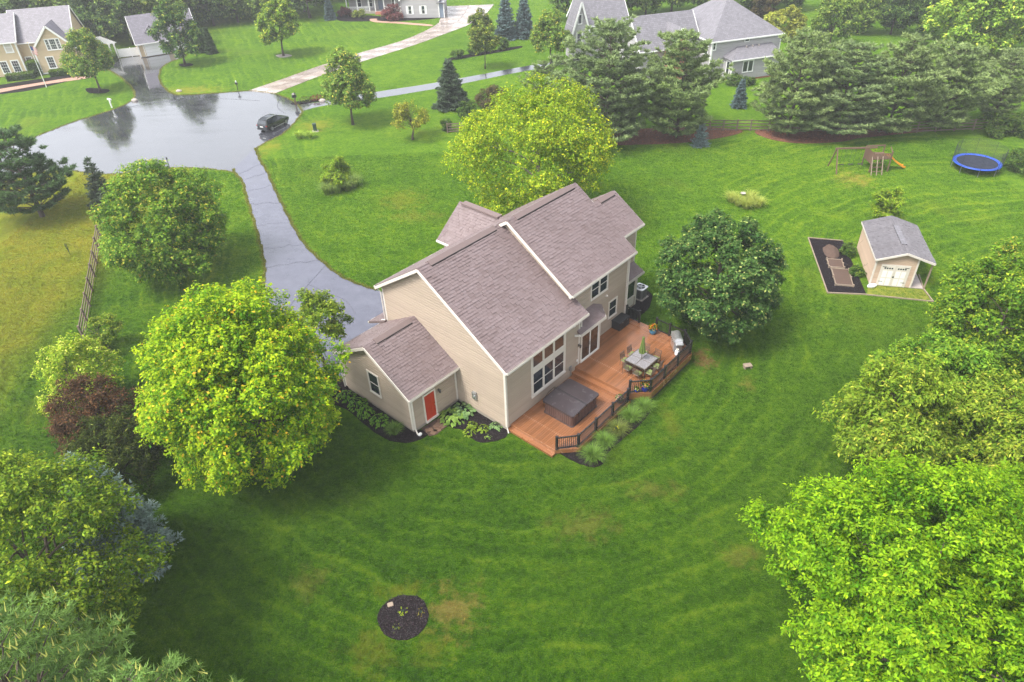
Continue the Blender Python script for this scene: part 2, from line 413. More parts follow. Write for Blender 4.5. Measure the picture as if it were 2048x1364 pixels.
    if blades:
        gi = g.n('ShaderNodeNewGeometry').outputs['Random Per Island']; oi = g.n('ShaderNodeObjectInfo').outputs['Random']
        base = g.mix(1.0, base, g.ramp(gi, [(0, (.75, .8, .7)), (.6, (1.5, 1.4, 1.2)), (1, (2.6, 2.1, 1.9))]), 'MULTIPLY'); base = g.mix(1.0, base, g.ramp(oi, [(0, (.75,) * 3), (1, (1.3,) * 3)]), 'MULTIPLY')
        return g.set(base, .6, 0, .15)
    h = g.ma('ADD', g.ma('MULTIPLY', blade, .6), g.ma('MULTIPLY', fine, .8)); h = g.ma('ADD', h, g.ma('MULTIPLY', tuft, .9))
    g.bump(h, .95, .16)
    return g.set(base, .8, 0, .03, **{'Sheen Weight': .22, 'Sheen Roughness': .5, 'Sheen Tint': (.55, .80, .12, 1)})
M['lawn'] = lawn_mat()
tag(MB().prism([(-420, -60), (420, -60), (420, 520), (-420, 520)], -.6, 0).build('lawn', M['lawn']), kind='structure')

def smooth(pts, k=5, closed=False):
    P = [Vector((p[0], p[1], 0)) for p in pts]; n = len(P); out = []
    for i in range(n if closed else n - 1):
        g = lambda j: P[j % n] if closed else P[max(0, min(n - 1, j))]
        a, b, c, d = g(i - 1), g(i), g(i + 1), g(i + 2)
        for t in [q / k for q in range(k)]:
            q = .5 * ((2 * b) + (c - a) * t + (2 * a - 5 * b + 4 * c - d) * t * t + (3 * b - a - 3 * c + d) * t ** 3)
            out.append((q.x, q.y))
    if not closed: out.append((P[-1].x, P[-1].y))
    return out
def rough_edge(pts, amp, seed=1):
    r = random.Random(seed); return [(x + r.uniform(-amp, amp), y + r.uniform(-amp, amp)) for x, y in pts]

def resample(pts, n):
    P = [Vector((*p, 0)) for p in smooth(pts, 6)]; d = [0]
    for a, b in zip(P, P[1:]): d.append(d[-1] + (b - a).length)
    out = []; j = 0
    for k in range(n + 1):
        t = d[-1] * k / n
        while j < len(d) - 2 and d[j + 1] < t: j += 1
        s = (t - d[j]) / max(1e-6, d[j + 1] - d[j]); out.append(P[j].lerp(P[j + 1], s))
    return out
CUL = [(-61.94, 84.29), (-60.22, 87.42), (-58.89, 90.43), (-57.23, 93.77), (-55.1, 96.46), (-53.32, 99.55), (-53.0, 102.4), (-53.74, 104.88), (-56.0, 108.95), (-59.92, 114.26), (-63.81, 118.84), (-65.91, 122.86),
       (-62.5, 126.6), (-58.2, 127.6), (-53.4, 125.6), (-55.0, 120.2), (-53.78, 114.25), (-51.27, 108.84), (-47.99, 104.18), (-45.54, 103.43), (-40.94, 103.78), (-37.07, 104.22), (-34.92, 103.5), (-32.74, 102.33), (-30.27, 100.04), (-28.74, 97.93), (-27.02, 94.45), (-26.93, 91.91), (-27.09, 89.14), (-27.63, 86.03), (-28.66, 83.95), (-29.6, 81.95), (-29.46, 80.53)]
CULL = [(-30.18, 74.5), (-32.13, 75.37), (-35.24, 76.23), (-38.19, 76.52), (-41.39, 75.98), (-43.98, 75.39), (-47.06, 75.96), (-51.36, 77.3), (-55.7, 76.0), (-64, 71.5), (-100, 52)]
road = rough_edge(smooth(CUL, 5) + smooth(CULL, 5) + [(-112, 62), (-72, 83)], .06)
tag(MB().prism(road, -.1, .012).build('cul_de_sac', M['road']), kind='structure')
DR = [(-29.9, 81.6), (-29.3, 80.2), (-28.2, 77.55), (-26.81, 74.86), (-25.05, 70.72), (-23.07, 66.3), (-21.0, 61.73), (-18.78, 57.3), (-16.71, 54.24), (-14.44, 51.38), (-12.5, 49.81), (-11.0, 48.9)]
DL = [(-30.6, 75.6), (-30.18, 74.5), (-28.66, 72.09), (-27.2, 68.44), (-25.27, 63.69), (-23.35, 58.9), (-21.77, 54.63), (-21.01, 52.03), (-20.49, 49.23), (-19.6, 46.6), (-18.0, 42.6), (-15.2, 39.2), (-12.9, 38.0), (-11.2, 37.3)]
sDR, sDL = smooth(DR, 6), smooth(DL, 6)
def strip(A, B, n, z, w=None):
    A, B = resample(A, n), resample(B, n); mb = MB()
    mb.add([(p.x, p.y, z) for p in A] + [(p.x, p.y, z) for p in B], [(i, i + 1, n + 2 + i, n + 1 + i) for i in range(n)])
    mb.add([(p.x, p.y, z) for p in A] + [(p.x, p.y, -.1) for p in A], [(i, n + 1 + i, n + 2 + i, i + 1) for i in range(n)])
    mb.add([(p.x, p.y, z) for p in B] + [(p.x, p.y, -.1) for p in B], [(i, i + 1, n + 2 + i, n + 1 + i) for i in range(n)])
    return mb
drive = tag(strip(rough_edge(sDR + [(-9.6, 48.0), (-7.5, 46.4), (-8.2, 43), (-9.2, 39.0)], .04, 2), rough_edge(sDL, .04, 3), 110, .016).build('driveway', M['asphalt']), kind='structure')
tag(MB().prism(rough_edge(smooth([(-28.9, 98.2), (-26.52, 97.6), (-24.02, 98.64), (-18.12, 101.44), (-11.19, 104.04), (-3.98, 107.5), (1.3, 110.14), (10.85, 114.56), (18, 118)], 4)
      + smooth([(18.5, 115.6), (10.63, 112.09), (1.25, 107.57), (-8.9, 102.12), (-16.4, 99.02), (-21.71, 97.31), (-24.9, 96.03), (-27.2, 94.3)], 4), .05, 3), -.1, .008).build('long_driveway', M['road']), kind='structure')
# seams and cracks across the driveway
rr = random.Random(5)
for k, (i, j) in enumerate([(14, 8), (19, 12), (24, 17), (30, 21), (36, 27), (42, 33), (48, 39)]):
    a = Vector((*sDR[i], .022)); b = Vector((*sDL[min(j, len(sDL) - 1)], .022)); mb = MB(); pts = []
    for q in range(9):
        p = a.lerp(b, q / 8); pts.append(p + Vector((rr.uniform(-.12, .12), rr.uniform(-.22, .22), 0)) * (0 if q in (0, 8) else 1))
    for p, q in zip(pts, pts[1:]): mb.beam(p, q, .04, .006)
    mb.build('crack_seam', M['crack'], drive)
for pts in ([(-16.0, 53.3), (-16.9, 50.2), (-17.9, 46.4)], [(-16.9, 50.2), (-14.8, 48.6), (-13.4, 47.6), (-12.2, 45.6)]):
    mb = MB()
    for p, q in zip(smooth(pts, 4), smooth(pts, 4)[1:]): mb.beam((*p, .022), (*q, .022), .05, .006)
    mb.build('crack_seam', M['crack'], drive)
# tar lines on the cul-de-sac
cul = bpy.data.objects['cul_de_sac']
for pts in ([(-54, 98), (-48, 100.8), (-41, 101.2), (-34, 99.5)], [(-31.5, 101.2), (-30.8, 96.5), (-29, 93.5)]):
    mb = MB(); sm = smooth(pts, 6)
    for p, q in zip(sm, sm[1:]): mb.beam((*p, .018), (*q, .018), .09, .006)
    mb.build('tar_line', M['crack'], cul)

cu = resample([(-37.07, 104.22), (-33.51, 109.06), (-29.43, 115.06), (-23.83, 122.39), (-17.46, 129.15), (-13.62, 135.96), (-11.6, 141.26), (-11.4, 146), (-11.2, 156)], 17)
cl = resample([(-32.74, 102.33), (-27.71, 110.33), (-22.27, 117.45), (-14.61, 126.41), (-9.0, 134.5), (-6.2, 138.5), (-3.0, 146.17), (-1.0, 156)], 17)
con = tag(MB().prism([(p.x, p.y) for p in cu] + [(p.x, p.y) for p in reversed(cl)], -.1, .004).build('concrete_driveway', M['soil']), kind='structure')
for k in range(17):
    for s0, s1 in ((0, .5), (.5, 1)):
        q = [cu[k].lerp(cl[k], s0), cu[k].lerp(cl[k], s1), cu[k + 1].lerp(cl[k + 1], s1), cu[k + 1].lerp(cl[k + 1], s0)]
        c = sum(q, Vector()) / 4
        MB().prism([tuple((p - c) * .985) [:2] for p in q], 0, .03).build('concrete_slab', M['concrete'], con, loc=(c.x, c.y, .004))

# planting beds
M['chips'] = leaf_mat('bark_chips', .0, .8, .1, (1, 1, 1))
def quads_mesh(name, P, T, N, L, W, colr, mat, fold=.18, droop=.12, tri=False):
    """many small leaf-shaped quads; colr is n x 3"""
    n = len(P); B = np.cross(N, T); L = np.broadcast_to(np.asarray(L, float).reshape(-1, 1), (n, 1)); W = np.broadcast_to(np.asarray(W, float).reshape(-1, 1), (n, 1))
    k = 3 if tri else 4; V = np.empty((n, k, 3), np.float32)
    if tri: V[:, 0] = P - B * W * .5; V[:, 1] = P + B * W * .5; V[:, 2] = P + T * L - N * L * droop
    else: V[:, 0] = P; V[:, 1] = P + T * L * .5 + B * W * .5 + N * W * fold; V[:, 2] = P + T * L - N * L * droop; V[:, 3] = P + T * L * .5 - B * W * .5 + N * W * fold
    me = bpy.data.meshes.new(name); me.vertices.add(k * n); me.loops.add(k * n); me.polygons.add(n)
    me.vertices.foreach_set('co', V.reshape(-1)); me.loops.foreach_set('vertex_index', np.arange(k * n, dtype=np.int32))
    me.polygons.foreach_set('loop_start', np.arange(0, k * n, k, dtype=np.int32)); me.polygons.foreach_set('loop_total', np.full(n, k, np.int32))
    ca = me.color_attributes.new('leaf_color', 'FLOAT_COLOR', 'POINT')
    C = np.ones((n, k, 4), np.float32); C[:, :, :3] = np.clip(colr, 0, 1)[:, None, :]
    ca.data.foreach_set('color', C.reshape(-1))
    me.materials.append(mat); me.update(); me.validate()
    return me
def unit(v): return v / np.maximum(1e-9, np.linalg.norm(v, axis=1, keepdims=True))
def perp(N, R):
    T = R - N * np.sum(R * N, axis=1, keepdims=True); return unit(T)

def in_poly(pts, xy):
    x, y = xy[:, 0], xy[:, 1]; ins = np.zeros(len(xy), bool); n = len(pts)
    for i in range(n):
        x0, y0 = pts[i]; x1, y1 = pts[(i + 1) % n]
        c = ((y0 > y) != (y1 > y)) & (x < (x1 - x0) * (y - y0) / (y1 - y0 + 1e-12) + x0); ins ^= c
    return ins
def bed(pts, name, mat, seed, dens=150, z=.03, chip=(.028, .023, .025), size=.07, k=4, chips=True):
    pts = rough_edge(smooth(pts, k, True) if k else pts, .03, seed)
    o = tag(MB().prism(pts, -.1, z).build(name, mat), kind='structure')
    if not chips: return o
    r = np.random.default_rng(seed); a = np.array(pts); lo, hi = a.min(0), a.max(0)
    n = int(dens * np.prod(hi - lo)); xy = r.uniform(lo, hi, (n, 2)); xy = xy[in_poly(pts, xy)]; n = len(xy)
    P = np.c_[xy, np.full(n, z + .012) + r.uniform(0, .03, n)]; N = unit(np.c_[r.normal(0, .5, (n, 2)), np.ones(n)]); T = perp(N, r.normal(0, 1, (n, 3)))
    C = np.array(chip) * r.uniform(.4, 2.6, (n, 1)) * r.uniform(.85, 1.15, (n, 3))
    ch = inst('bark_chips', quads_mesh('bark_chips', P, T, N, r.uniform(.6, 1.6, n) * size, r.uniform(.3, .6, n) * size, C, M['chips']), o); ch['kind'] = 'stuff'
    return o
bed([(-13.25, 38.38), (-12.54, 37.95), (-11.2, 36.9), (-7.95, 33.9), (-6.1, 32.2), (-5.5, 32.7), (-5.25, 32.2), (-5.75, 31.5), (-6.84, 31.1), (-8.22, 31.6), (-9.67, 32.9), (-11.04, 34.4), (-12.35, 35.2), (-13.3, 36.7)], 'planting_bed', M['mulch'], 1, 260)
bed([(-4.95, 34.25), (-3.71, 35.3), (-.5, 32.2), (-.5, 31.55), (-.83, 31.13), (-2.07, 30.85), (-2.86, 31.4), (-3.35, 32.05), (-4.2, 32.5)], 'planting_bed', M['mulch'], 2, 260)
bed([(2.3, 30.2), (3.2, 29.2), (3.9, 28.7), (4.6, 28.5), (5.2, 28.8), (5.5, 29.6), (6.5, 30.6), (7.9, 32.0), (8.8, 33.3), (9.0, 34.6), (7.4, 35.2), (4.6, 32.3), (3.2, 30.8)], 'planting_bed', M['mulch'], 3, 260)
bed([(-7.05, 19.28), (-6.72, 20.1), (-5.93, 20.43), (-5.0, 20.2), (-4.58, 19.31), (-4.9, 18.4), (-5.72, 18.05), (-6.6, 18.4)], 'round_planting_bed', M['mulch'], 4, 420)
bed([hw(13.95, 2.0), hw(13.95, .6), hw(15.5, .55), hw(17.4, .7), hw(19.0, 1.6), hw(18.8, 2.8), hw(16.5, 2.9)], 'planting_bed', M['mulch'], 5, 150)
bed([(9.5, 82.4), (14.03, 83), (17.59, 83), (23.15, 83), (28.4, 81.2), (26.0, 79.4), (21.38, 78.2), (16.74, 78.0), (11.24, 78.6)], 'pine_straw_bed', M['straw'], 6, 40, chip=(.17, .07, .04), size=.16)
bed([(30, 81), (35.24, 81.3), (41.5, 80.6), (48, 79.5), (50, 79.0), (46, 78.2), (42, 77.6), (40.67, 77.4), (37.89, 76.5), (33.42, 76.6), (30.6, 78.4)], 'pine_straw_bed', M['straw'], 7, 40, chip=(.17, .07, .04), size=.16)
bed([(-5.95, 32.3), (-4.83, 33.3), (-4.3, 32.5), (-5.0, 31.75), (-5.4, 31.6)], 'stone_path_bed', M['soil'], 8, chips=False, z=.034, k=0)
for q in ((-5.45, 32.15, .3), (-5.0, 32.55, .9), (-4.75, 32.95, .2), (-5.15, 31.95, 1.1), (-4.65, 32.45, .6), (-4.95, 32.15, .1)):
    MB().rbox(-.24, .24, -.17, .17, 0, .03, .02).build('paving_stone', M['paver'], bpy.data.objects['stone_path_bed'], loc=(q[0], q[1], .034), rz=q[2])
bed([(-62.6, 108.6), (-61, 106.2), (-58.6, 105.9), (-58.5, 107.3), (-60.5, 108.3)], 'tree_ring', M['mulch'], 9, 30)
bed([(-52.7, 119.9), (-51.4, 118.4), (-50.1, 119.2), (-51.2, 120.4)], 'tree_ring', M['mulch'], 10, 30)
bed([(-37.6, 123.1), (-36.2, 121.6), (-34.8, 122.6), (-36.2, 123.8)], 'tree_ring', M['stone'], 11, chips=False)
bed([(-80, 110.6), (-67.5, 116.8), (-66.2, 114.6), (-70.5, 109.2), (-74.0, 107.6), (-80, 106.4)], 'planting_bed', M['mulch'], 12, 30)
bed([(-80, 107.6), (-72, 112.3), (-66.0, 115.3), (-64.8, 113.9), (-71.3, 110.9), (-79, 105.6)], 'brick_walk', M['brick_walk'], 13, chips=False, z=.05)
bed([(-31, 146.6), (-24, 145.2), (-17, 144.6), (-12.5, 145.4), (-12.5, 147), (-19, 147.4), (-31, 152)], 'planting_bed', M['mulch'], 14, 20)
bed([(-25.2, 147), (-24.2, 144.6), (-19.5, 142.6), (-13.2, 139.6), (-13.0, 140.6), (-19, 143.6), (-23.4, 145.4), (-23.8, 147)], 'brick_walk', M['brick_walk'], 15, chips=False, z=.05)
bed([(-8, 117.8), (-3, 120.2), (3, 123), (3, 121.6), (-3, 118.4), (-8, 116.2)], 'planting_bed', M['mulch'], 16, 20)
bed([(-29.3, 97.9), (-27.8, 98.9), (-24.8, 99.4), (-24.3, 98.8), (-26.4, 97.7), (-28.4, 97.0)], 'planting_bed', M['mulch'], 17, 40)
# ------------------------------------------------------------------ building helpers
def scan(poly, z):
    xs = []
    n = len(poly)
    for i in range(n):
        (u0, z0), (u1, z1) = poly[i], poly[(i + 1) % n]
        if (z0 <= z < z1) or (z1 <= z < z0): xs.append(u0 + (u1 - u0) * (z - z0) / (z1 - z0))
    return (min(xs), max(xs)) if len(xs) >= 2 else None

def wall(parent, o, u, n, poly, mat, th=.15, step=.2, name='wall', lap=.026):
    """solid wall with lapped boards; poly in (along, height), convex"""
    k = len(poly); mb = MB().frame(o, u, n)
    mb.add([(p[0], -.02, p[1]) for p in poly] + [(p[0], -th, p[1]) for p in poly], [tuple(range(k)), tuple(reversed(range(k, 2 * k)))] + [(i, (i + 1) % k, k + (i + 1) % k, k + i) for i in range(k)])
    w = mb.build(name, mat, parent)
    sb = MB().frame(o, u, n); z0 = min(p[1] for p in poly); z1 = max(p[1] for p in poly); z = z0
    while z < z1 - .02:
        zt = min(z + step, z1)
        a = scan(poly, z + 1e-3); b = scan(poly, zt - 1e-3)
        if a and b:
            zg = z + (zt - z) * .74; m_ = scan(poly, zg) or a
            sb.add([(a[0], lap, z), (a[1], lap, z), (m_[1], lap * .85, zg), (m_[0], lap * .85, zg), (b[1], -.012, zt), (b[0], -.012, zt), (a[0], -.012, z), (a[1], -.012, z)], [(0, 1, 2, 3), (3, 2, 4, 5), (6, 7, 1, 0)])
        z += step
    s = sb.build('siding_boards', mat, w); s['kind'] = 'stuff'
    return w

def roof(parent, pts, mat, sheath, th=.14, tabs=True, exp=.2, tw=.31, seed=0, name='roof_slope'):
    """roof plane; pts[0], pts[1] the eave; slab plus overlapping shingle tabs"""
    P = [Vector(p) for p in pts]; u = (P[1] - P[0]).normalized()
    nrm = Vector((0, 0, 0))
    for i in range(1, len(P) - 1): nrm += (P[i] - P[0]).cross(P[i + 1] - P[0])
    nrm.normalize()
    if nrm.z < 0: nrm = -nrm
    v = nrm.cross(u).normalized()
    if v.z < 0: v = -v
    o = MB().slab([tuple(p) for p in P], (0, 0, -th)).build(name, sheath, parent)
    if not tabs: return o
    poly = [((p - P[0]).dot(u), (p - P[0]).dot(v)) for p in P]; H = max(q[1] for q in poly); r = random.Random(seed); mb = MB()
    row = 0; y = -.02
    while y < H - .03:
        yt = min(y + exp, H); rg = scan(poly, max(1e-3, min(H - 1e-3, (max(y, 0) + yt) / 2)))
        if rg:
            x = rg[0] - r.uniform(0, tw)
            while x < rg[1]:
                w = tw * r.uniform(.6, 1.35); a, b = max(x, rg[0]), min(x + w, rg[1]); x += w
                if b - a < .04: continue
                t = .055 if r.random() < .5 else .032; t += r.uniform(0, .008); t2 = .004 + r.uniform(0, .004); gp = .004
                q = [P[0] + u * uu + v * vv + nrm * tt for uu, vv, tt in ((a + gp, y, t), (b - gp, y, t), (b - gp, yt + .03, t2), (a + gp, yt + .03, t2), (a + gp, y + .05, .001), (b - gp, y + .05, .001))]
                mb.add([tuple(z) for z in q], [(0, 1, 2, 3), (4, 5, 1, 0), (4, 0, 3), (5, 2, 1)])
        y += exp; row += 1
    s = mb.build('shingles', mat, o); s['kind'] = 'stuff'
    return o

def window(parent, o, u, n, x0, x1, z0, z1, cols=1, hung=True, tm=.09, glass='glass', trim='trim', grid=None, blind=0.0, name='window', d=.03):
    """frame > glazing per sash; grid=(nx,nz) adds muntins"""
    fr = MB().frame(o, u, n)
    fr.box(x0 - tm, x1 + tm, .0, .07, z1, z1 + tm); fr.box(x0 - tm, x1 + tm, .0, .09, z0 - tm, z0)
    fr.box(x0 - tm, x0, .0, .065, z0, z1); fr.box(x1, x1 + tm, .0, .065, z0, z1)
    w = (x1 - x0) / cols
    for k in range(1, cols): fr.box(x0 + w * k - tm * .55, x0 + w * k + tm * .55, 0, .065, z0, z1)
    f = fr.build(name, M[trim], parent)
    for k in range(cols):
        a, b = x0 + w * k + (tm * .55 if k else 0), x0 + w * (k + 1) - (tm * .55 if k < cols - 1 else 0)
        s = MB().frame(o, u, n); e = .04
        s.box(a, b, 0, d + .015, z0, z0 + e); s.box(a, b, 0, d + .015, z1 - e, z1); s.box(a, a + e, 0, d + .015, z0 + e, z1 - e); s.box(b - e, b, 0, d + .015, z0 + e, z1 - e)
        if hung: s.box(a + e, b - e, 0, d + .02, (z0 + z1) / 2 - .025, (z0 + z1) / 2 + .025)
        if grid:
            for i in range(1, grid[0]): xx = a + (b - a) * i / grid[0]; s.box(xx - .012, xx + .012, d - .005, d + .012, z0 + e, z1 - e)
            for i in range(1, grid[1]): zz = z0 + (z1 - z0) * i / grid[1]; s.box(a + e, b - e, d - .005, d + .010, zz - .012, zz + .012)
        s.build('sash', M[trim], f)
        pn = MB().frame(o, u, n); zm = (z0 + z1) / 2
        if hung: pn.box(a + e, b - e, .006, d, z0 + e, zm - .025).box(a + e, b - e, .006, d + .006, zm + .025, z1 - e)
        else: pn.box(a + e, b - e, .006, d, z0 + e, z1 - e)
        pn.build('pane', M[glass], f)
    return f
# ------------------------------------------------------------------ the house
house = thing('house', 'large beige sided house with brown shingle roofs beside the orange deck', 'house', (OX, OY, 0), RZ)
HX, HY = (1, 0, 0), (0, 1, 0)
S_ = 'siding'
def rear(y): return ((0, y, 0), (1, 0, 0), (0, -1, 0))
def gab(x): return ((x, 0, 0), (0, 1, 0), (-1, 0, 0))
def rgt(x): return ((x, 0, 0), (0, 1, 0), (1, 0, 0))
def frt(y): return ((0, y, 0), (1, 0, 0), (0, 1, 0))
# foundation
MB().box(.03, 7.25, .03, 10.8, -.1, .32).box(-3.9, .03, 4.4, 11.1, -.1, .32).box(7.25, 13.8, .78, 10.8, -.1, .34).box(13.8, 16.4, 1.95, 6.4, -.1, .32).build('foundation', M['foundation'], house)
# main block
wall(house, *rear(0), [(0, .3), (7.3, .3), (7.3, 5.2), (0, 5.2)], M[S_])
wall(house, *gab(0), [(0, .3), (10.86, .3), (10.86, 6.52), (6.55, 9.35), (0, 5.2)], M[S_])
wall(house, *frt(10.86), [(0, .3), (13.84, .3), (13.84, 6.4), (0, 6.4)], M[S_])
wall(house, *rgt(7.3), [(0, .3), (.75, .3), (.75, 5.4), (0, 5.1)], M[S_])
# high block
wall(house, *rear(.75), [(7.2, .3), (13.84, .3), (13.84, 6.5), (7.2, 6.5)], M[S_])
wall(house, *gab(7.2), [(.75, 5.3), (10.86, 5.3), (10.86, 6.5), (5.8, 9.86), (.75, 6.5)], M[S_])
wall(house, *rgt(13.84), [(.75, .3), (10.86, .3), (10.86, 6.5), (5.8, 9.86), (.75, 6.5)], M[S_])
# right extension and its box bay
wall(house, *rear(1.9), [(13.84, .3), (16.45, .3), (16.45, 7.28), (13.84, 7.28)], M[S_])
wall(house, *rgt(16.45), [(1.9, .3), (6.5, .3), (6.5, 7.3), (4.2, 8.8), (1.9, 7.28)], M[S_])
wall(house, *frt(6.5), [(13.84, .3), (16.45, .3), (16.45, 7.2), (13.84, 7.2)], M[S_])
wall(house, *rear(1.4), [(14.4, .5), (16.3, .5), (16.3, 3.4), (14.4, 3.4)], M[S_])
wall(house, *rgt(16.3), [(1.4, .5), (1.9, .5), (1.9, 3.4), (1.4, 3.4)], M[S_])
# patio-door bump-out
wall(house, *rear(0), [(7.34, .5), (9.65, .5), (9.65, 3.62), (7.34, 3.62)], M[S_])
wall(house, *rgt(9.65), [(0, .5), (.75, .5), (.75, 3.9), (0, 3.62)], M[S_])
# garage wing
wall(house, *rear(4.35), [(-3.95, .3), (0, .3), (0, 3.25), (-3.95, 3.25)], M[S_])
wall(house, *gab(-3.95), [(4.35, .3), (11.2, .3), (11.2, 3.3), (7.78, 5.25), (4.35, 3.25)], M[S_])
wall(house, *frt(11.2), [(-3.95, .3), (0, .3), (0, 3.25), (-3.95, 3.25)], M[S_])
# front cross gable
wall(house, *gab(7.0), [(10.86, .3), (12.25, .3), (12.25, 6.6), (10.86, 6.6)], M[S_])
wall(house, *rgt(11.4), [(10.86, .3), (12.25, .3), (12.25, 6.6), (10.86, 6.6)], M[S_])
wall(house, *frt(12.25), [(7.0, .3), (11.4, .3), (11.4, 6.6), (9.2, 8.35), (7.0, 6.6)], M[S_])
# roofs
SH, SE = M['shingle'], M['roof_sheath']
roof(house, [(-.3, -.42, 5.14), (7.58, -.42, 5.14), (7.58, 6.55, 9.55), (-.3, 6.55, 9.55)], SH, SE, seed=1)
roof(house, [(-.3, 11.2, 6.46), (7.0, 11.2, 6.46), (7.0, 6.55, 9.55), (-.3, 6.55, 9.55)], SH, SE, seed=2)
roof(house, [(6.9, .4, 6.46), (14.2, .4, 6.46), (14.2, 5.8, 10.04), (6.9, 5.8, 10.04)], SH, SE, seed=3)
roof(house, [(6.9, 11.25, 6.44), (14.2, 11.25, 6.44), (14.2, 5.8, 10.04), (6.9, 5.8, 10.04)], SH, SE, seed=4)
roof(house, [(14.2, 1.54, 7.216), (16.75, 1.54, 7.216), (16.75, 4.2, 8.98), (14.2, 4.2, 8.98)], SH, SE, seed=5)
roof(house, [(14.2, 6.86, 7.216), (16.75, 6.86, 7.216), (16.75, 4.2, 8.98), (14.2, 4.2, 8.98)], SH, SE, seed=6)
roof(house, [(-4.2, 4.02, 3.16), (0, 4.02, 3.16), (0, 7.78, 5.38), (-4.2, 7.78, 5.38)], SH, SE, seed=7)
roof(house, [(-4.2, 11.5, 3.2), (0, 11.5, 3.2), (0, 7.78, 5.38), (-4.2, 7.78, 5.38)], SH, SE, seed=8)
roof(house, [(6.65, 12.58, 6.45), (6.65, 10.9, 6.45), (9.2, 8.0, 8.5), (9.2, 12.58, 8.5)], SH, SE, seed=9)
roof(house, [(11.75, 12.58, 6.45), (11.75, 10.9, 6.45), (9.2, 8.0, 8.5), (9.2, 12.58, 8.5)], SH, SE, seed=10)
roof(house, [(7.02, -.32, 3.68), (9.72, -.32, 3.68), (9.75, .75, 4.24), (6.95, .75, 4.24)], SH, SE, seed=11, th=.1, name='bay_roof_slope')
roof(house, [(9.72, -.32, 3.68), (10.72, .75, 3.66), (9.75, .75, 4.24)], SH, SE, seed=12, th=.1, name='bay_roof_slope')
roof(house, [(14.1, 1.1, 3.45), (16.6, 1.1, 3.45), (16.35, 1.9, 4.1), (14.1, 1.9, 4.1)], SH, SE, seed=13, th=.1, name='bay_roof_slope')
roof(house, [(16.6, 1.1, 3.45), (16.62, 1.9, 3.47), (16.35, 1.9, 4.1)], SH, SE, seed=14, th=.1, name='bay_roof_slope')
roof(house, [(-.25, 12.75, 2.85), (6.9, 12.75, 2.85), (6.9, 10.86, 3.75), (-.25, 10.86, 3.75)], SH, SE, seed=15, name='porch_roof_slope')
# ridge vents
def vent(x0, x1, y, z, sy=.62):
    v = MB(); w = .28
    v.add([(x0, y - w, z - w * sy + .06), (x1, y - w, z - w * sy + .06), (x1, y, z + .085), (x0, y, z + .085), (x0, y + w, z - w * sy + .06), (x1, y + w, z - w * sy + .06),
           (x0, y - w, z - w * sy), (x1, y - w, z - w * sy), (x1, y + w, z - w * sy), (x0, y + w, z - w * sy)],
          [(0, 1, 2, 3), (3, 2, 5, 4), (6, 7, 1, 0), (4, 5, 8, 9), (0, 3, 4, 9, 6), (1, 7, 8, 5, 2)])
    o = v.build('ridge_vent', M['roof_sheath'], house)
    MB().box(x0 + .02, x1 - .02, y - w - .05, y - w + .01, z - w * sy - .03, z - w * sy + .055).build('slot_shade', M['shadowgap'], o)  # dark strip on the vent side paints the shade of its slot
vent(.6, 6.4, 6.55, 9.57); vent(7.6, 13.7, 5.8, 10.06); vent(14.7, 16.4, 4.2, 9.0); vent(-3.4, -.5, 7.78, 5.4, .57)
v = MB().box(8.95, 9.45, 8.6, 12.2, 8.44, 8.58).build('ridge_vent', M['roof_sheath'], house)
# rake boards (fascia) and gutters
def rake(x, pts, w=.05, h=.19):
    m = MB()
    for a, b in zip(pts, pts[1:]): m.beam((x, a[0], a[1] - .13), (x, b[0], b[1] - .13), w, h)
    m.build('rake_board', M['trim'], house)
rake(-.33, [(-.42, 5.12), (6.55, 9.54)]); rake(-.33, [(6.55, 9.54), (11.2, 6.45)])
rake(6.87, [(.4, 6.45), (5.8, 10.03)]); rake(6.87, [(5.8, 10.03), (11.2, 6.45)])
rake(14.23, [(.4, 6.44), (5.8, 10.02)]); rake(16.78, [(1.54, 7.2), (4.2, 8.97)])
rake(-4.23, [(4.02, 3.15), (7.78, 5.37)]); rake(-4.23, [(7.78, 5.37), (11.5, 3.19)]); rake(7.61, [(-.42, 5.12), (.75, 5.86)])
def eave(x0, x1, y, z, s=-1, ret=True):
    m = MB(); m.box(x0, x1, min(y, y + s * .11), max(y, y + s * .11), z - .16, z - .145)
    m.box(x0, x1, min(y + s * .105, y + s * .12), max(y + s * .105, y + s * .12), z - .16, z - .02); m.box(x0, x1, min(y, y + s * .012), max(y, y + s * .012), z - .17, z - .005)
    m.box(x0, x0 + .015, min(y, y + s * .11), max(y, y + s * .11), z - .15, z - .02); m.box(x1 - .015, x1, min(y, y + s * .11), max(y, y + s * .11), z - .15, z - .02)
    m.build('gutter', M['gutter'], house)
eave(-.3, 7.58, -.42, 5.14); eave(6.9, 14.2, .4, 6.46); eave(14.2, 16.75, 1.54, 7.21); eave(-4.2, -.01, 4.02, 3.16)
eave(-.3, 7, 11.2, 6.46, 1); eave(-4.2, 0, 11.5, 3.2, 1); eave(7.02, 9.72, -.32, 3.68); eave(14.1, 16.6, 1.1, 3.45); eave(-.25, 6.9, 12.75, 2.85, 1)
m = MB(); m.beam((6.6, 10.9, 6.38), (6.6, 12.58, 6.38), .12, .14); m.build('gutter', M['gutter'], house)
m = MB(); m.beam((9.74, -.34, 3.6), (10.74, .74, 3.58), .1, .12); m.build('gutter', M['gutter'], house)
m = MB(); m.beam((7.0, -.34, 3.6), (6.72, -.03, 3.6), .1, .12); m.build('gutter', M['gutter'], house)
# soffits
for q in ((-.28, 7.5, -.4, -.02, 4.94, 4.96), (6.95, 14.15, .42, .73, 6.27, 6.29), (-4.1, -.02, 4.04, 4.33, 2.98, 3.0), (7.05, 9.7, -.3, -.02, 3.5, 3.52)): MB().box(*q).build('soffit', M['trim'], house)
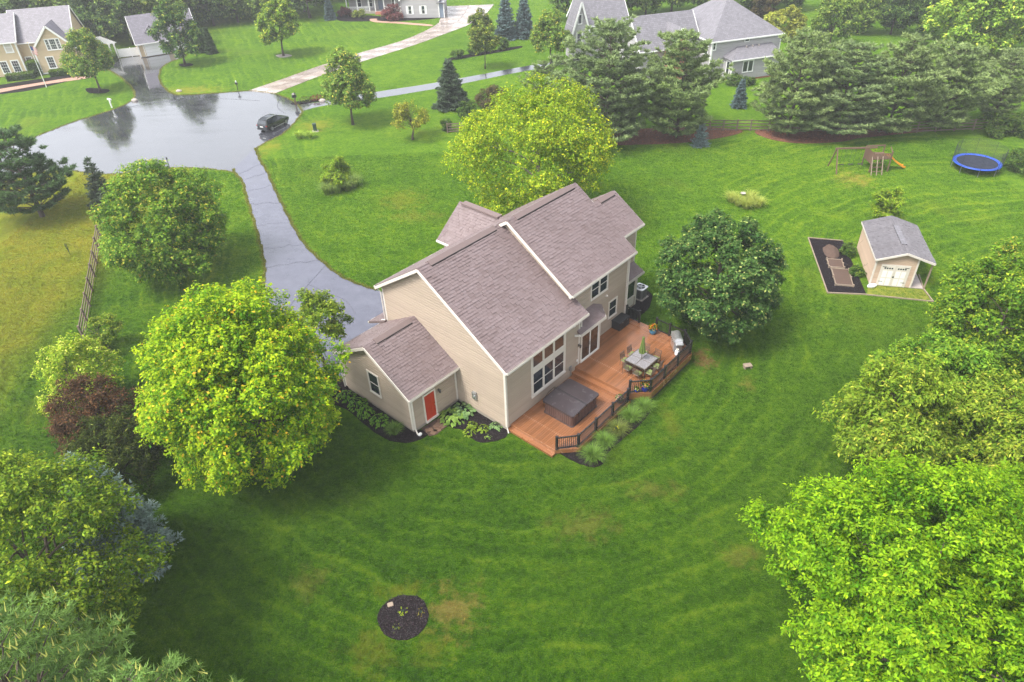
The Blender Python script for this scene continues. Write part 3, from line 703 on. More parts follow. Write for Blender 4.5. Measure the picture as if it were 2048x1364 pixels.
# corner boards and downspouts
def corner(x, y, z0, z1, sx, sy, w=.12):
    m = MB(); m.box(x - .03 * (sx < 0), x + .03 * (sx > 0), min(y - .028 * (sy < 0), y + w * -sy), max(y + .028 * (sy > 0), y + w * -sy), z0, z1)
    m.box(min(x, x - sx * w), max(x, x - sx * w), y - .03 * (sy < 0), y + .03 * (sy > 0), z0, z1)
    m.build('corner_board', M['trim'], house)
corner(0, 0, .3, 4.95, -1, -1); corner(13.84, .75, .4, 6.3, 1, -1); corner(-3.95, 4.35, .3, 3.0, -1, -1); corner(-3.95, 11.2, .3, 3.1, -1, 1)
corner(9.65, 0, .9, 3.5, 1, -1, .2); corner(7.2, .75, 5.6, 6.3, -1, -1); corner(16.45, 1.9, .3, 7.1, 1, -1); corner(0, 10.86, .3, 6.3, -1, 1); corner(7.3, 0, .9, 5.0, 1, -1); corner(16.3, 1.4, .5, 3.4, 1, -1)
MB().box(-.17, -.045, 4.3, 4.33, .3, 3.0).build('corner_board', M['trim'], house)
def spout(pts): MB().tube(pts, .045, 8).build('downspout', M['gutter'], house)
spout([(-.12, -.48, 5.0), (-.10, -.1, 4.75), (-.09, -.09, .35), (-.2, -.28, .12)]); spout([(-3.9, 3.98, 3.0), (-3.85, 4.27, 2.8), (-3.85, 4.27, .3), (-3.95, 4.0, .12)])
spout([(-.2, 11.25, 6.3), (-.09, 10.95, 6.0), (-.09, 10.95, 3.75), (-.15, 11.3, 3.6)]); spout([(-3.9, 11.56, 3.0), (-4.02, 11.3, 2.8), (-4.02, 11.26, .2)])
spout([(7.45, -.46, 5.0), (7.39, -.08, 4.8), (7.39, -.08, 4.0)]); spout([(13.95, .34, 6.3), (13.9, .68, 6.05), (13.9, .68, .9)])
# windows and doors
R0 = rear(0); R75 = rear(.75); GG = gab(-3.95)
fx = [2.5, 3.53, 4.57, 5.6]
for k in range(3):
    a, b = fx[k] + (.055 if k else 0), fx[k + 1] - (.055 if k < 2 else 0)
    window(house, *R0, a, b, 3.5, 4.56, 1, False, .055, 'glass_warm')
    window(house, *R0, a, b, 1.36, 3.06, 1, True, .055, 'glass')
fr = MB().frame(*R0); fr.box(2.32, 2.44, 0, .05, 1.28, 4.64); fr.box(5.66, 5.78, 0, .05, 1.28, 4.64); fr.box(2.44, 5.66, 0, .085, 3.12, 3.44); fr.box(2.32, 5.78, 0, .1, 1.16, 1.28); fr.build('window_surround', M['trim'], house)
window(house, *R75, 11.72, 12.6, 1.98, 3.28, 1, True, .1)
window(house, *R75, 9.48, 11.28, 4.7, 6.06, 2, True, .1)
window(house, *GG, 7.26, 8.2, 1.5, 3.12, 1, True, .1)
window(house, *rear(1.4), 14.7, 16.0, 1.5, 3.2, 1, False, .1); MB().frame(*rear(1.4)).box(14.7, 16.0, .02, .04, .7, 1.3).build('bay_panel', M['trim'], house)
# patio door
pd = MB().frame(*R0); pd.box(7.42, 7.52, .02, .08, .9, 3.22); pd.box(9.42, 9.56, .02, .08, .9, 3.22); pd.box(7.42, 9.56, .02, .085, 3.22, 3.36); pd.box(7.42, 9.56, .02, .1, .9, .96)
pdo = pd.build('patio_door', M['trim'], house)
for a, b, dd in ((7.52, 8.5, .045), (8.44, 9.42, .065)):
    s = MB().frame(*R0); s.box(a, a + .07, .02, dd, .96, 3.22); s.box(b - .07, b, .02, dd, .96, 3.22); s.box(a + .07, b - .07, .02, dd, .96, 1.06); s.box(a + .07, b - .07, .02, dd, 3.14, 3.22); s.build('door_panel', M['white'], pdo)
    MB().frame(*R0).box(a + .07, b - .07, .022, dd - .015, 1.06, 3.14).build('pane', M['glass_warm'], pdo)
MB().frame(*R0).box(8.4, 8.43, .065, .1, 1.95, 2.2).build('door_handle', M['grey_metal'], pdo)
# red side door
G4 = rear(4.35)
dr = MB().frame(*G4); dr.box(-2.86, -2.02, .02, .045, .32, 2.36)
for (x0, x1, z0, z1) in ((-2.74, -2.5, 1.55, 2.2), (-2.38, -2.14, 1.55, 2.2), (-2.74, -2.5, .5, 1.35), (-2.38, -2.14, .5, 1.35)): dr.box(x0, x1, .045, .056, z0, z1)
dro = dr.build('red_door', M['red_door'], house); dro['label'] = 'red panelled side door of the garage wing'
MB().frame(*G4).tube([(-2.1, .045, 1.28), (-2.1, .1, 1.28)], [.025, .035], 10).build('door_knob', M['brass'], dro)
MB().frame(*G4).tube([(-2.1, .045, 1.48), (-2.1, .075, 1.48)], .03, 10).build('deadbolt', M['brass'], dro)
df = MB().frame(*G4); df.box(-2.97, -2.86, .0, .07, .3, 2.36); df.box(-2.02, -1.91, .0, .07, .3, 2.36); df.box(-2.97, -1.91, .0, .075, 2.36, 2.48); df.box(-2.97, -1.91, .0, .16, .22, .32); df.build('door_frame', M['trim'], house)
def wall_lamp(o, u, n, x, z):
    l = MB().frame(o, u, n); l.box(x - .06, x + .06, .02, .045, z - .1, z + .1); l.tube([(x, .04, z + .05), (x, .12, z + .16), (x, .18, z + .1)], .013, 6); l.tube([(x, .18, z + .12), (x, .18, z + .06), (x, .18, z - .13), (x, .18, z - .17)], [.02, .085, .06, .03], 8)
    l.build('wall_lamp', M['dark_lamp'], house)
wall_lamp(*G4, -1.62, 2.1); wall_lamp(*R0, 7.2, 2.55); wall_lamp(*gab(0), .55, 9.0) if False else None
fl = MB().frame(*R0); fl.tube([(6.55, .02, 4.65), (6.5, .2, 4.55)], [.04, .075], 8); fl.tube([(6.75, .02, 4.65), (6.82, .2, 4.55)], [.04, .075], 8); fl.box(6.5, 6.8, .02, .05, 4.6, 4.7); fl.build('flood_lamp', M['white'], house)
mt = MB().frame(*gab(0)); mt.box(2.5, 2.84, .02, .16, 1.25, 1.78); mt.box(2.52, 2.82, .02, .2, 1.7, 1.8); mt.build('meter_box', M['grey_metal'], house)
mv = MB().frame(*gab(0)); mv.tube([(2.67, .16, 1.5), (2.67, .22, 1.5)], .09, 12); mv.build('meter_dial', M['steel'], house)
MB().frame(*R75).tube([(11.3, .02, 4.1), (11.3, .09, 4.1), (11.3, .14, 4.06)], [.09, .09, .04], 10).build('dryer_vent', M['trim'], house)
gm = MB().frame(*R0); gm.box(6.2, 6.42, .02, .14, 1.0, 1.3); gm.tube([(6.31, .08, 1.0), (6.31, .08, .45)], .02, 6); gm.build('hose_bib_box', M['grey_metal'], house)
MB().frame(*R0).box(7.02, 7.12, .02, .06, 1.25, 1.42).build('outlet_cover', M['white'], house)
# ------------------------------------------------------------------ deck, railings, furniture (house axes)
def hthing(name, label, cat, a, b, z, rz=0.0, group=None):
    x, y = hw(a, b); return thing(name, label, cat, (x, y, z), RZ + rz, group)
deck = thing('deck', 'two level wet orange composite deck wrapped round the back of the house', 'deck', (OX, OY, 0), RZ)
LZ, UZ = .4, .9
LOW = [(.32, -.02), (.36, -3.56), (1.4, -4.56), (6.9, -4.52), (6.9, -.02)]
UPP = [(6.9, -.02), (6.9, -4.28), (7.9, -5.4), (13.16, -5.3), (14.02, -4.3), (14.02, .73), (9.7, .73), (9.7, -.02)]
def clip_row(poly, y):
    xs = []; n = len(poly)
    for i in range(n):
        (x0, y0), (x1, y1) = poly[i], poly[(i + 1) % n]
        if (y0 <= y < y1) or (y1 <= y < y0): xs.append(x0 + (x1 - x0) * (y - y0) / (y1 - y0))
    xs.sort(); return list(zip(xs[::2], xs[1::2]))
def boards(poly, z, w=.145, gap=.014):
    y = min(p[1] for p in poly) + .001; top = max(p[1] for p in poly)
    while y < top - .03:
        y1 = min(y + w, top); A = clip_row(poly, y + .004); B = clip_row(poly, y1 - .004)
        for (a0, a1), (b0, b1) in zip(A, B):
            mb = MB(); yy = y1 - gap; c = ((a0 + a1) / 2, y)
            q = [(a0, y), (a1, y), (b1, yy), (b0, yy)]
            mb.prism([(p[0] - c[0], p[1] - c[1]) for p in q], -.03, 0)
            mb.build('deck_board', M['deck'], deck, loc=(c[0], c[1], z))
        y += w
boards(LOW, LZ); boards(UPP, UZ)
ins = lambda P, d=.05: [(p[0] + d * (1 if p[0] < 4 else -1 if p[0] > 10 else 0), p[1] + (d if p[1] < -1 else -d)) for p in P]
MB().prism(LOW, .05, LZ - .035).prism([(p[0] + .01, p[1] + .01) for p in UPP], .1, UZ - .035).build('deck_frame', M['shadowgap'], deck)  # solid block coloured near-black as the shade under and between boards
# fascia boards round the outer edges
def fascia(p, q, z0, z1):
    MB().beam((*p, (z0 + z1) / 2), (*q, (z0 + z1) / 2), .04, z1 - z0).build('fascia_board', M['deck_edge'], deck)
def off(p, q, d):
    v = Vector((q[0] - p[0], q[1] - p[1], 0)).normalized(); n = Vector((v.y, -v.x, 0)) * d; return (p[0] + n.x, p[1] + n.y), (q[0] + n.x, q[1] + n.y)
for P, ids, z0, z1 in ((LOW, ((0, 1), (1, 2), (2, 3)), .1, .395), (UPP, ((1, 2), (2, 3), (3, 4), (4, 5)), .38, .895)):
    for i, j in ids: a, b = off(P[j], P[i], -.022); fascia(a, b, z0, z1)
fascia((6.88, -4.28), (6.88, -.03), .66, .895)
# steps
for x0, x1, z, y0, y1 in ((-.02, .31, .2, -3.62, .0), (6.5, 6.9, .655, -4.3, -.03)):
    w = (x1 - x0) / 2
    for k in range(2): MB().box(x0 + w * k, x0 + w * (k + 1) - .008, y0, y1, z - .03, z).build('step_board', M['deck'], deck)
    MB().box(x0 + .02, x0 + .05, y0 + .01, y1 - .01, .02 if z < .3 else .41, z - .03).build('step_riser', M['deck_edge'], deck)
    MB().box(x0 + .05, x1 - .01, y0 + .012, y0 + .04, .02 if z < .3 else .41, z - .03).build('step_end', M['deck_edge'], deck)
# railings: posts, rails, balusters
post_me = MB().rbox(-.07, .07, -.07, .07, 0, 1.05, .008).rbox(-.08, .08, -.08, .08, 1.05, 1.09, .01).rbox(-.075, .075, -.075, .075, 0, .05, .008).mesh('post', M['black_metal'])
bal_me = MB().box(-.016, .016, -.016, .016, .1, .93).mesh('baluster', M['black_metal'])
def railing(pts, z, skip=()):
    for k, p in enumerate(pts): inst('railing_post', post_me, deck, (*p, z))
    for i, (p, q) in enumerate(zip(pts, pts[1:])):
        if i in skip: continue
        v = Vector((q[0] - p[0], q[1] - p[1], 0)); L = v.length; v.normalize()
        a = Vector((*p, z)) + v * .06; b = Vector((*q, z)) - v * .06
        up = Vector((0, 0, 1))
        tr = MB().beam(a + up * .95, b + up * .95, .085, .06).build('top_rail', M['black_metal'], deck)
        MB().beam(a + up * .1, b + up * .1, .06, .055).build('bottom_rail', M['black_metal'], deck)
        n = max(2, int(L / .125)); rz = math.atan2(v.y, v.x)
        for k in range(1, n):
            c = a.lerp(b, k / n); inst('baluster', bal_me, tr, (c.x, c.y, c.z), (0, 0, rz))
railing([(.43, -3.62), (1.42, -4.46), (3.2, -4.46), (5.0, -4.44), (6.72, -4.42)], LZ)
railing([(6.98, -4.36), (7.94, -5.3), (9.66, -5.28), (11.38, -5.25), (13.1, -5.2), (13.93, -4.25), (13.93, -3.05), (13.93, -1.95)], UZ)
railing([(13.93, -.5), (13.93, .62)], UZ)

# hot tub
tub = hthing('hot_tub', 'brown panelled hot tub with folded charcoal cover on the lower deck', 'hot tub', 3.8, -2.05, LZ); tub.scale = (1.04, 1.04, 1.14)
X, Y = 1.3, 1.14
b = MB().rbox(-X + .05, X - .05, -Y + .05, Y - .05, 0, .78, .1).build('cabinet', M['tub_panel'], tub)
for s in (-1, 1):
    for k in range(16):
        x = -X + .2 + k * (2 * X - .4) / 15; MB().box(x - .012, x + .012, min(s * (Y - .052), s * (Y - .04)), max(s * (Y - .052), s * (Y - .04)), .06, .74).build('panel_batten', M['vinyl'], b)
    for k in range(14):
        y = -Y + .2 + k * (2 * Y - .4) / 13; MB().box(min(s * (X - .052), s * (X - .04)), max(s * (X - .052), s * (X - .04)), y - .012, y + .012, .06, .74).build('panel_batten', M['vinyl'], b)
MB().rbox(-X, X, -Y, Y, .02, .07, .1).build('base_trim', M['vinyl'], tub)
MB().rbox(-X - .02, X + .02, -Y - .02, Y + .02, .76, .84, .1).build('shell_rim', M['vinyl'], tub)
for s in (-1, 1):
    cv = MB(); x0, x1 = (-X - .05, -.02) if s < 0 else (.02, X + .05); e = .1; yy = Y + .05
    zi, zo = .98, .91
    hi, lo_ = (x1, x0) if s < 0 else (x0, x1)
    def ring(z_in, z_out, d):
        pts = []
        for x, y in ((x0, -yy), (x1, -yy), (x1, yy), (x0, yy)):
            outer = abs(x) > .5
            if outer: pts += [(x - math.copysign(e, x), y, z_out), (x, y - math.copysign(e, y), z_out)] if (y < 0) == (x > 0) else [(x, y - math.copysign(e, y), z_out), (x - math.copysign(e, x), y, z_out)]
            else: pts += [(x, y, z_in)]
        cx_ = sum(p[0] for p in pts) / len(pts)
        return [(cx_ + (p[0] - cx_) * d, p[1] * d, p[2]) for p in pts]
    cv.loft([ring(.80, .80, 1), ring(zi - .03, zo - .03, 1), ring(zi, zo, .97)])
    cv.build('cover_half', M['vinyl'], tub)
MB().beam((0, -Y - .055, .96), (0, Y + .055, .96), .05, .03).build('cover_hinge_strap', M['resin'], tub)
lf = MB(); lf.tube([(-.05, Y + .1, .55), (-.05, Y + .12, 1.02), (-.05, Y + .0, 1.06)], .018, 6); lf.tube([(-X - .1, Y - .2, .5), (-X - .1, Y - .1, .98), (-X * .5, Y + .08, 1.04), (-.05, Y + .1, 1.03)], .018, 6); lf.build('cover_lifter', M['black_metal'], tub)
for x in (-.75, .75): MB().box(x - .03, x + .03, -Y - .075, -Y - .052, .6, .9).box(x - .04, x + .04, -Y - .085, -Y - .052, .58, .64).build('cover_strap', M['resin'], tub)
MB().rbox(.2, .42, -Y * .2, -Y * .02, .985, 1.0, .01).build('cover_label', M['resin'], tub) if False else None

# dining set
table = hthing('patio_table', 'square bronze patio table with four grey tiled panels on the upper deck', 'table', 9.62, -3.48, UZ)
T = .82
for sx in (-1, 1):
    for sy in (-1, 1):
        MB().rbox(min(sx * .02, sx * (T - .05)), max(sx * .02, sx * (T - .05)), min(sy * .02, sy * (T - .05)), max(sy * .02, sy * (T - .05)), .70, .735, .01).build('table_panel', M['tile'], table)
        MB().rbox(sx * (T - .05) - .03, sx * (T - .05) + .03, sy * (T - .05) - .03, sy * (T - .05) + .03, 0, .69, .008).build('leg', M['bronze'], table)
fr = MB(); fr.box(-T, T, -T, -T + .05, .67, .74).box(-T, T, T - .05, T, .67, .74).box(-T, -T + .05, -T + .05, T - .05, .67, .74).box(T - .05, T, -T + .05, T - .05, .67, .74).box(-.02, .02, -T + .05, T - .05, .68, .725).box(-T + .05, -.02, -.02, .02, .68, .725).box(.02, T - .05, -.02, .02, .68, .725)
fr.build('table_frame', M['bronze'], table)
umb = hthing('patio_umbrella', 'closed olive green patio umbrella standing through the square table', 'umbrella', 9.62, -3.48, UZ)
n = 16; rings = []
for z, r, w in ((1.28, .20, .30), (1.45, .19, .32), (1.75, .15, .30), (2.1, .105, .25), (2.4, .07, .2), (2.5, .085, .1), (2.54, .075, .05), (2.6, .03, .0)):
    rings.append([((r * (1 + w * (1 if k % 2 else -1) * .6)) * math.cos(2 * math.pi * k / n), (r * (1 + w * (1 if k % 2 else -1) * .6)) * math.sin(2 * math.pi * k / n), z) for k in range(n)])
MB().loft(rings).build('canopy', M['umbrella'], umb)
MB().tube([(0, 0, .01), (0, 0, 1.4), (0, 0, 2.66)], [.022, .022, .016], 10).build('pole', M['bronze'], umb)
MB().lathe([(.24, .0), (.24, .05), (.2, .08), (.04, .1), (.035, .3)], 20).build('base', M['bronze'], umb)
MB().lathe([(.165, 1.66), (.172, 1.69), (.16, 1.72)], 14, cap=False).build('tie', M['umbrella'], umb)
def chair(label, a, b_, rz):
    t = hthing('patio_chair', label, 'chair', a, b_, UZ, rz, 'chairs round the patio table')
    for sx in (-1, 1):
        MB().tube([(sx * .24, -.24, 0), (sx * .25, -.24, .62)], .014, 6).build('front_leg', M['bronze'], t)
        MB().tube([(sx * .23, .27, 0), (sx * .24, .22, .42), (sx * .24, .312, .98)], .014, 6).build('back_leg', M['bronze'], t)
        MB().tube([(sx * .25, -.24, .62), (sx * .26, 0, .64), (sx * .24, .25, .62)], .016, 6).build('armrest', M['bronze'], t)
    MB().rbox(-.25, .25, -.25, .23, .39, .42, .03).build('seat', M['sling'], t)
    MB().rbox(-.24, .24, -.24, .2, .422, .48, .04).build('cushion', M['cushion'], t)
    bk = MB()
    for k in range(9): x = -.2 + k * .05; bk.beam((x, .235, .5), (x, .305, .93), .016, .012, (1, 0, 0))
    for z, y in ((.5, .232), (.62, .252), (.74, .272), (.95, .308)): bk.beam((-.24, y, z), (.24, y, z), .018, .024)
    bk.build('backrest', M['sling'], t)
    return t
side_ = {'house': 'nearest the house wall', 'left': 'nearest the hot tub', 'rail': 'nearest the railing', 'far': 'nearest the grill'}
for lab, a, b_, rz in (
    ('bronze lattice chair on the house side of the square table, left one', 9.2, -2.5, 0), ('bronze lattice chair on the house side of the square table, by the hidden umbrella', 10.05, -2.5, 0),
    ('bronze lattice chair on the hot tub side of the square table, nearer the house', 8.6, -3.1, math.pi / 2), ('bronze chair with green cushion on the hot tub side, nearer the railing', 8.55, -3.9, math.pi / 2),
    ('green cushioned chair tucked under the railing side of the table, left one', 9.15, -4.5, math.pi), ('green cushioned chair tucked under the railing side of the table, right one', 10.0, -4.5, math.pi),
    ('bronze lattice chair on the grill side of the table, nearer the house', 10.72, -3.0, -math.pi / 2), ('green cushioned chair on the grill side of the table, nearer the railing', 10.66, -3.95, -math.pi / 2)):
    chair(lab, a, b_, rz)

# grill
gr = hthing('gas_grill', 'stainless steel gas grill with closed lid in the corner of the upper deck', 'grill', 12.95, -4.2, UZ, math.radians(43)); gr.scale = (1.12, 1.12, 1.08)
MB().rbox(-.42, .42, -.26, .26, .08, .82, .02).build('cabinet', M['grey_metal'], gr)
for s in (-1, 1): MB().box(min(s * .01, s * .4), max(s * .01, s * .4), .26, .275, .12, .72).build('cabinet_door', M['steel'], gr)
MB().box(-.42, .42, .26, .32, .74, .86).build('control_panel', M['steel'], gr)
for k in range(4): MB().tube([(-.28 + k * .19, .32, .8), (-.28 + k * .19, .35, .8)], .03, 10).build('knob', M['black_metal'], gr)
rings = []
for t in range(9):
    a = math.pi * t / 8; rings.append((-.27 * math.cos(a), .86 + .28 * math.sin(a) ** .8))
MB().loft([[(x, p[0], p[1]) for p in rings] for x in (-.42, .42)]).build('lid', M['steel'], gr)
MB().tube([(-.34, .25, 1.0), (-.34, .32, 1.0), (.34, .32, 1.0), (.34, .25, 1.0)], .014, 6).build('lid_handle', M['steel'], gr)
for s in (-1, 1): MB().rbox(min(s * .43, s * .74), max(s * .43, s * .74), -.24, .24, .82, .86, .015).build('side_shelf', M['steel'], gr)
for x in (-.36, .36):
    for y in (-.2, .2): MB().tube([(x, y - .015, .04), (x, y + .015, .04)], .04, 10).build('caster', M['rubber'], gr)
tank = hthing('propane_tank', 'white propane tank standing at the end of the steel grill', 'tank', 12.36, -4.62, UZ)
MB().lathe([(.13, 0), (.155, .02), (.16, .1), (.16, .28), (.14, .36), (.07, .4), (.03, .42)], 20).build('cylinder_body', M['tank_white'], tank, smooth=True)
MB().lathe([(.1, .38), (.105, .48), (.098, .48), (.094, .39)], 16, cap=False).build('collar', M['tank_white'], tank); MB().lathe([(.03, .42), (.035, .5), (.01, .52)], 10).build('valve', M['brass'], tank)

# storage box
bx = hthing('deck_box', 'black resin storage box against the house wall on the upper deck', 'storage box', 12.75, .34, UZ)
MB().rbox(-.62, .62, -.36, .36, 0, .6, .03).build('body', M['resin'], bx)
for z in (.14, .3, .46): MB().box(-.6, .6, -.368, -.358, z - .008, z + .008).build('groove_shade', M['shadowgap'], bx)  # dark strips on the box front paint shaded grooves
MB().rbox(-.66, .66, -.4, .38, .6, .69, .03).build('lid', M['resin'], bx)
for x in (-.3, .3): MB().box(x - .03, x + .03, -.41, -.4, .55, .66).build('latch', M['grey_metal'], bx)

# flower pots
def flowers(parent, seed, r, z, cols, n=420, size=.06, greens=(.07, .13, .025), hgt=.28):
    g = np.random.default_rng(seed)
    d = unit(g.normal(0, 1, (n, 3))); d[:, 2] = np.abs(d[:, 2]); P = d * np.array([r, r, hgt]) * g.uniform(.55, 1, (n, 1)) + np.array([0, 0, z])
    N = unit(d + g.normal(0, .4, (n, 3))); T = perp(N, g.normal(0, 1, (n, 3)))
    isf = g.random(n) < .5; C = np.array(greens) * g.uniform(.6, 1.5, (n, 1)); pal = np.array(cols)[g.integers(0, len(cols), n)] * g.uniform(.8, 1.15, (n, 1)); C[isf] = pal[isf]
    L = np.where(isf, size * 1.1, size * 1.5) * g.uniform(.7, 1.3, n)
    o = inst('blooms', quads_mesh('blooms', P, T, N, L, L * .8, C, M['leaf']), parent); o['kind'] = 'stuff'
    MB().tube([(0, 0, z - .25), (0, 0, z + .1)], .02, 6).build('stem', M['bark'], parent)
def pot(name, label, a, b_, z, prof, mat, seed, cols, r, hgt, size=.07, n=460):
    t = hthing(name, label, 'flower pot', a, b_, z); MB().lathe(prof, 24, cap=True).build('pot', mat, t, smooth=True)
    top = prof[-1]; MB().lathe([(.01, top[1] - .03), (top[0] * .92, top[1] - .03)], 20).build('potting_soil', M['soil'], t)
    flowers(t, seed, r, top[1] - .02, cols, n, size, hgt=hgt)
    return t
big = lambda s, h: [(.15 * s, 0), (.2 * s, .1 * h), (.235 * s, .45 * h), (.24 * s, .7 * h), (.215 * s, .88 * h), (.25 * s, .94 * h), (.25 * s, h)]
pot('flower_pot', 'teal glazed pot of orange and yellow flowers at the deck stair gap', 13.42, -2.0, UZ, big(1.1, .5), M['pot_teal'], 3, [(.85, .22, .02), (.8, .10, .01), (.8, .55, .03)], .36, .36)
pot('flower_pot', 'cobalt blue pot of pink and orange flowers in the angled railing corner', 7.8, -4.98, UZ, big(1.1, .55), M['pot_blue'], 4, [(.85, .42, .05), (.8, .35, .3), (.85, .65, .1), (.7, .15, .2)], .36, .32)
pot('flower_pot', 'small blue pot of yellow flowers beside the cobalt pot', 7.38, -4.62, UZ, big(.7, .24), M['pot_blue'], 5, [(.85, .68, .05), (.8, .8, .6)], .19, .2, .05, 260)
pot('flower_pot', 'dark pot of pink and white petunias by the lower deck step', 6.32, -4.05, LZ, big(.95, .35), M['pot_dark'], 6, [(.7, .35, .55), (.8, .7, .8), (.5, .1, .4)], .3, .26, .06)

# air conditioner
ac = hthing('air_conditioner', 'grey louvred air conditioning unit on black mulch at the house corner', 'air conditioner', 17.95, 2.0, .03)
MB().box(-.5, .5, -.5, .5, 0, .08).build('pad', M['stone'], ac)
c0 = MB().rbox(-.42, .42, -.42, .42, .08, .98, .08).build('casing', M['grey_metal'], ac)
for s in (-1, 1):
    for k in range(13):
        z = .16 + k * .06; MB().box(-.33, .33, min(s * .422, s * .435), max(s * .422, s * .435), z, z + .018).build('louvre', M['dark_lamp'], c0); MB().box(min(s * .422, s * .435), max(s * .422, s * .435), -.33, .33, z, z + .018).build('louvre', M['dark_lamp'], c0)
tr = MB().rbox(-.46, .46, -.46, .46, .98, 1.0, .09).build('top_plate', M['steel'], ac)
MB().lathe([(.01, 1.003), (.35, 1.003)], 28).build('fan_well', M['black_metal'], ac)
for k in range(4): MB().lathe([(.08 + k * .085, 1.012), (.088 + k * .085, 1.02), (.096 + k * .085, 1.012)], 28, cap=False).build('guard_ring', M['dark_lamp'], ac)
MB().lathe([(.09, 1.0), (.09, 1.03), (.03, 1.045)], 14).build('motor_hub', M['grey_metal'], ac)
for k in range(5):
    a = 2 * math.pi * k / 5; MB().beam((.08 * math.cos(a), .08 * math.sin(a), 1.008), (.33 * math.cos(a + .25), .33 * math.sin(a + .25), 1.008), .12, .006).build('fan_blade', M['grey_metal'], ac)

# small stone block on the lawn, stone in the round bed
st = thing('salt_block_stand', 'small weathered wooden stool standing alone on the lawn', 'stool', (16.14, 37.1, 0), .15)
MB().rbox(-.28, .28, -.2, .2, .22, .28, .02).build('seat', M['timber'], st)
for sx in (-1, 1): MB().box(sx * .22 - .03, sx * .22 + .03, -.17, .17, 0, .22).build('leg', M['timber'], st)
tag(MB().rbox(-.15, .15, -.12, .12, .0, .07, .03).build('stone_marker', M['timber'], loc=(-6.5, 19.93, .03), rz=.3), 'small tan stone slab lying in the round mulch bed', 'stone')
tag(MB().rbox(-.13, .13, -.1, .1, .0, .14, .05).build('white_rock', M['white'], loc=(-6.0, 31.75, .03), rz=.8), 'white rock in the mulch at the garage corner', 'rock')
# ------------------------------------------------------------------ neighbouring buildings
def gblock(h, x0, x1, y0, y1, ez, rz_, axis, wm, rm, ov=.3, skip=()):
    """gabled block: ridge along axis at height rz_"""
    ym, xm = (y0 + y1) / 2, (x0 + x1) / 2; g = .12
    if axis == 'x':
        if 'f' not in skip: wall(h, (0, y0, 0), (1, 0, 0), (0, -1, 0), [(x0, .1), (x1, .1), (x1, ez), (x0, ez)], wm, step=.22)
        wall(h, (0, y1, 0), (1, 0, 0), (0, 1, 0), [(x0, .1), (x1, .1), (x1, ez), (x0, ez)], wm, step=.4)
        for x, n in ((x0, -1), (x1, 1)): wall(h, (x, 0, 0), (0, 1, 0), (n, 0, 0), [(y0, .1), (y1, .1), (y1, ez), (ym, rz_ - g), (y0, ez)], wm, step=.22)
        sl = (rz_ - ez) / (ym - y0); e = ez - ov * sl
        roof(h, [(x0 - ov, y0 - ov, e), (x1 + ov, y0 - ov, e), (x1 + ov, ym, rz_), (x0 - ov, ym, rz_)], rm, rm, tabs=False)
        roof(h, [(x0 - ov, y1 + ov, e), (x1 + ov, y1 + ov, e), (x1 + ov, ym, rz_), (x0 - ov, ym, rz_)], rm, rm, tabs=False)
        for x in (x0 - ov - .03, x1 + ov + .03):
            MB().beam((x, y0 - ov, e - .12), (x, ym, rz_ - .12), .06, .26).build('rake_board', M['white'], h); MB().beam((x, y1 + ov, e - .12), (x, ym, rz_ - .12), .06, .26).build('rake_board', M['white'], h)
        MB().beam((x0 - ov, y0 - ov - .06, e - .08), (x1 + ov, y0 - ov - .06, e - .08), .12, .14).build('gutter', M['white'], h)
    else:
        for y, n in ((y0, -1), (y1, 1)): wall(h, (0, y, 0), (1, 0, 0), (0, n, 0), [(x0, .1), (x1, .1), (x1, ez), (xm, rz_ - g), (x0, ez)], wm, step=.22)
        for x, n in ((x0, -1), (x1, 1)): wall(h, (x, 0, 0), (0, 1, 0), (n, 0, 0), [(y0, .1), (y1, .1), (y1, ez), (y0, ez)], wm, step=.22)
        sl = (rz_ - ez) / (xm - x0); e = ez - ov * sl
        roof(h, [(x0 - ov, y0 - ov, e), (x0 - ov, y1, e), (xm, y1, rz_), (xm, y0 - ov, rz_)], rm, rm, tabs=False)
        roof(h, [(x1 + ov, y0 - ov, e), (x1 + ov, y1, e), (xm, y1, rz_), (xm, y0 - ov, rz_)], rm, rm, tabs=False)
        y = y0 - ov - .03
        MB().beam((x0 - ov, y, e - .12), (xm, y, rz_ - .12), .06, .28).build('rake_board', M['white'], h); MB().beam((x1 + ov, y, e - .12), (xm, y, rz_ - .12), .06, .28).build('rake_board', M['white'], h)
def fw(y): return ((0, y, 0), (1, 0, 0), (0, -1, 0))
def cb(h, x, y, z0, z1, w=.1): MB().box(x - w, x + w, y - w, y + w, z0, z1).build('corner_board', M['white'], h)

hl = thing('neighbour_house', 'tan neighbour house with steep front gable and white gridded windows', 'house', (-73.22, 116.87, 0), math.radians(13.98))
ST, RG = M['siding_tan'], M['roof_slate']
gblock(hl, 0, 5.9, 0, 6.5, 3.95, 7.15, 'y', ST, RG, .28)
gblock(hl, -3.0, 5.4, 2.0, 9.6, 4.9, 8.75, 'x', ST, RG)
gblock(hl, -14, -2.47, .97, 8.6, 5.3, 8.5, 'x', ST, RG)
for x, y, z1 in ((0, 0, 3.8), (-2.47, .97, 5.1)): cb(hl, x, y, .1, z1)
W = 'white'
window(hl, *fw(0), 2.08, 2.5, 3.6, 5.1, 1, True, .12, trim=W, grid=(2, 4)); window(hl, *fw(0), 2.66, 3.46, 3.6, 5.1, 1, True, .12, trim=W, grid=(3, 4)); window(hl, *fw(0), 3.62, 4.04, 3.6, 5.1, 1, True, .12, trim=W, grid=(2, 4))
for a in (1.32, 4.0): window(hl, *fw(0), a, a + .95, .9, 2.55, 1, True, .13, trim=W, grid=(3, 4))
for a in (-4.1, -5.75, -8.2, -9.9): window(hl, *fw(.97), a, a + .95, .6, 2.3, 1, True, .13, trim=W, grid=(3, 4))
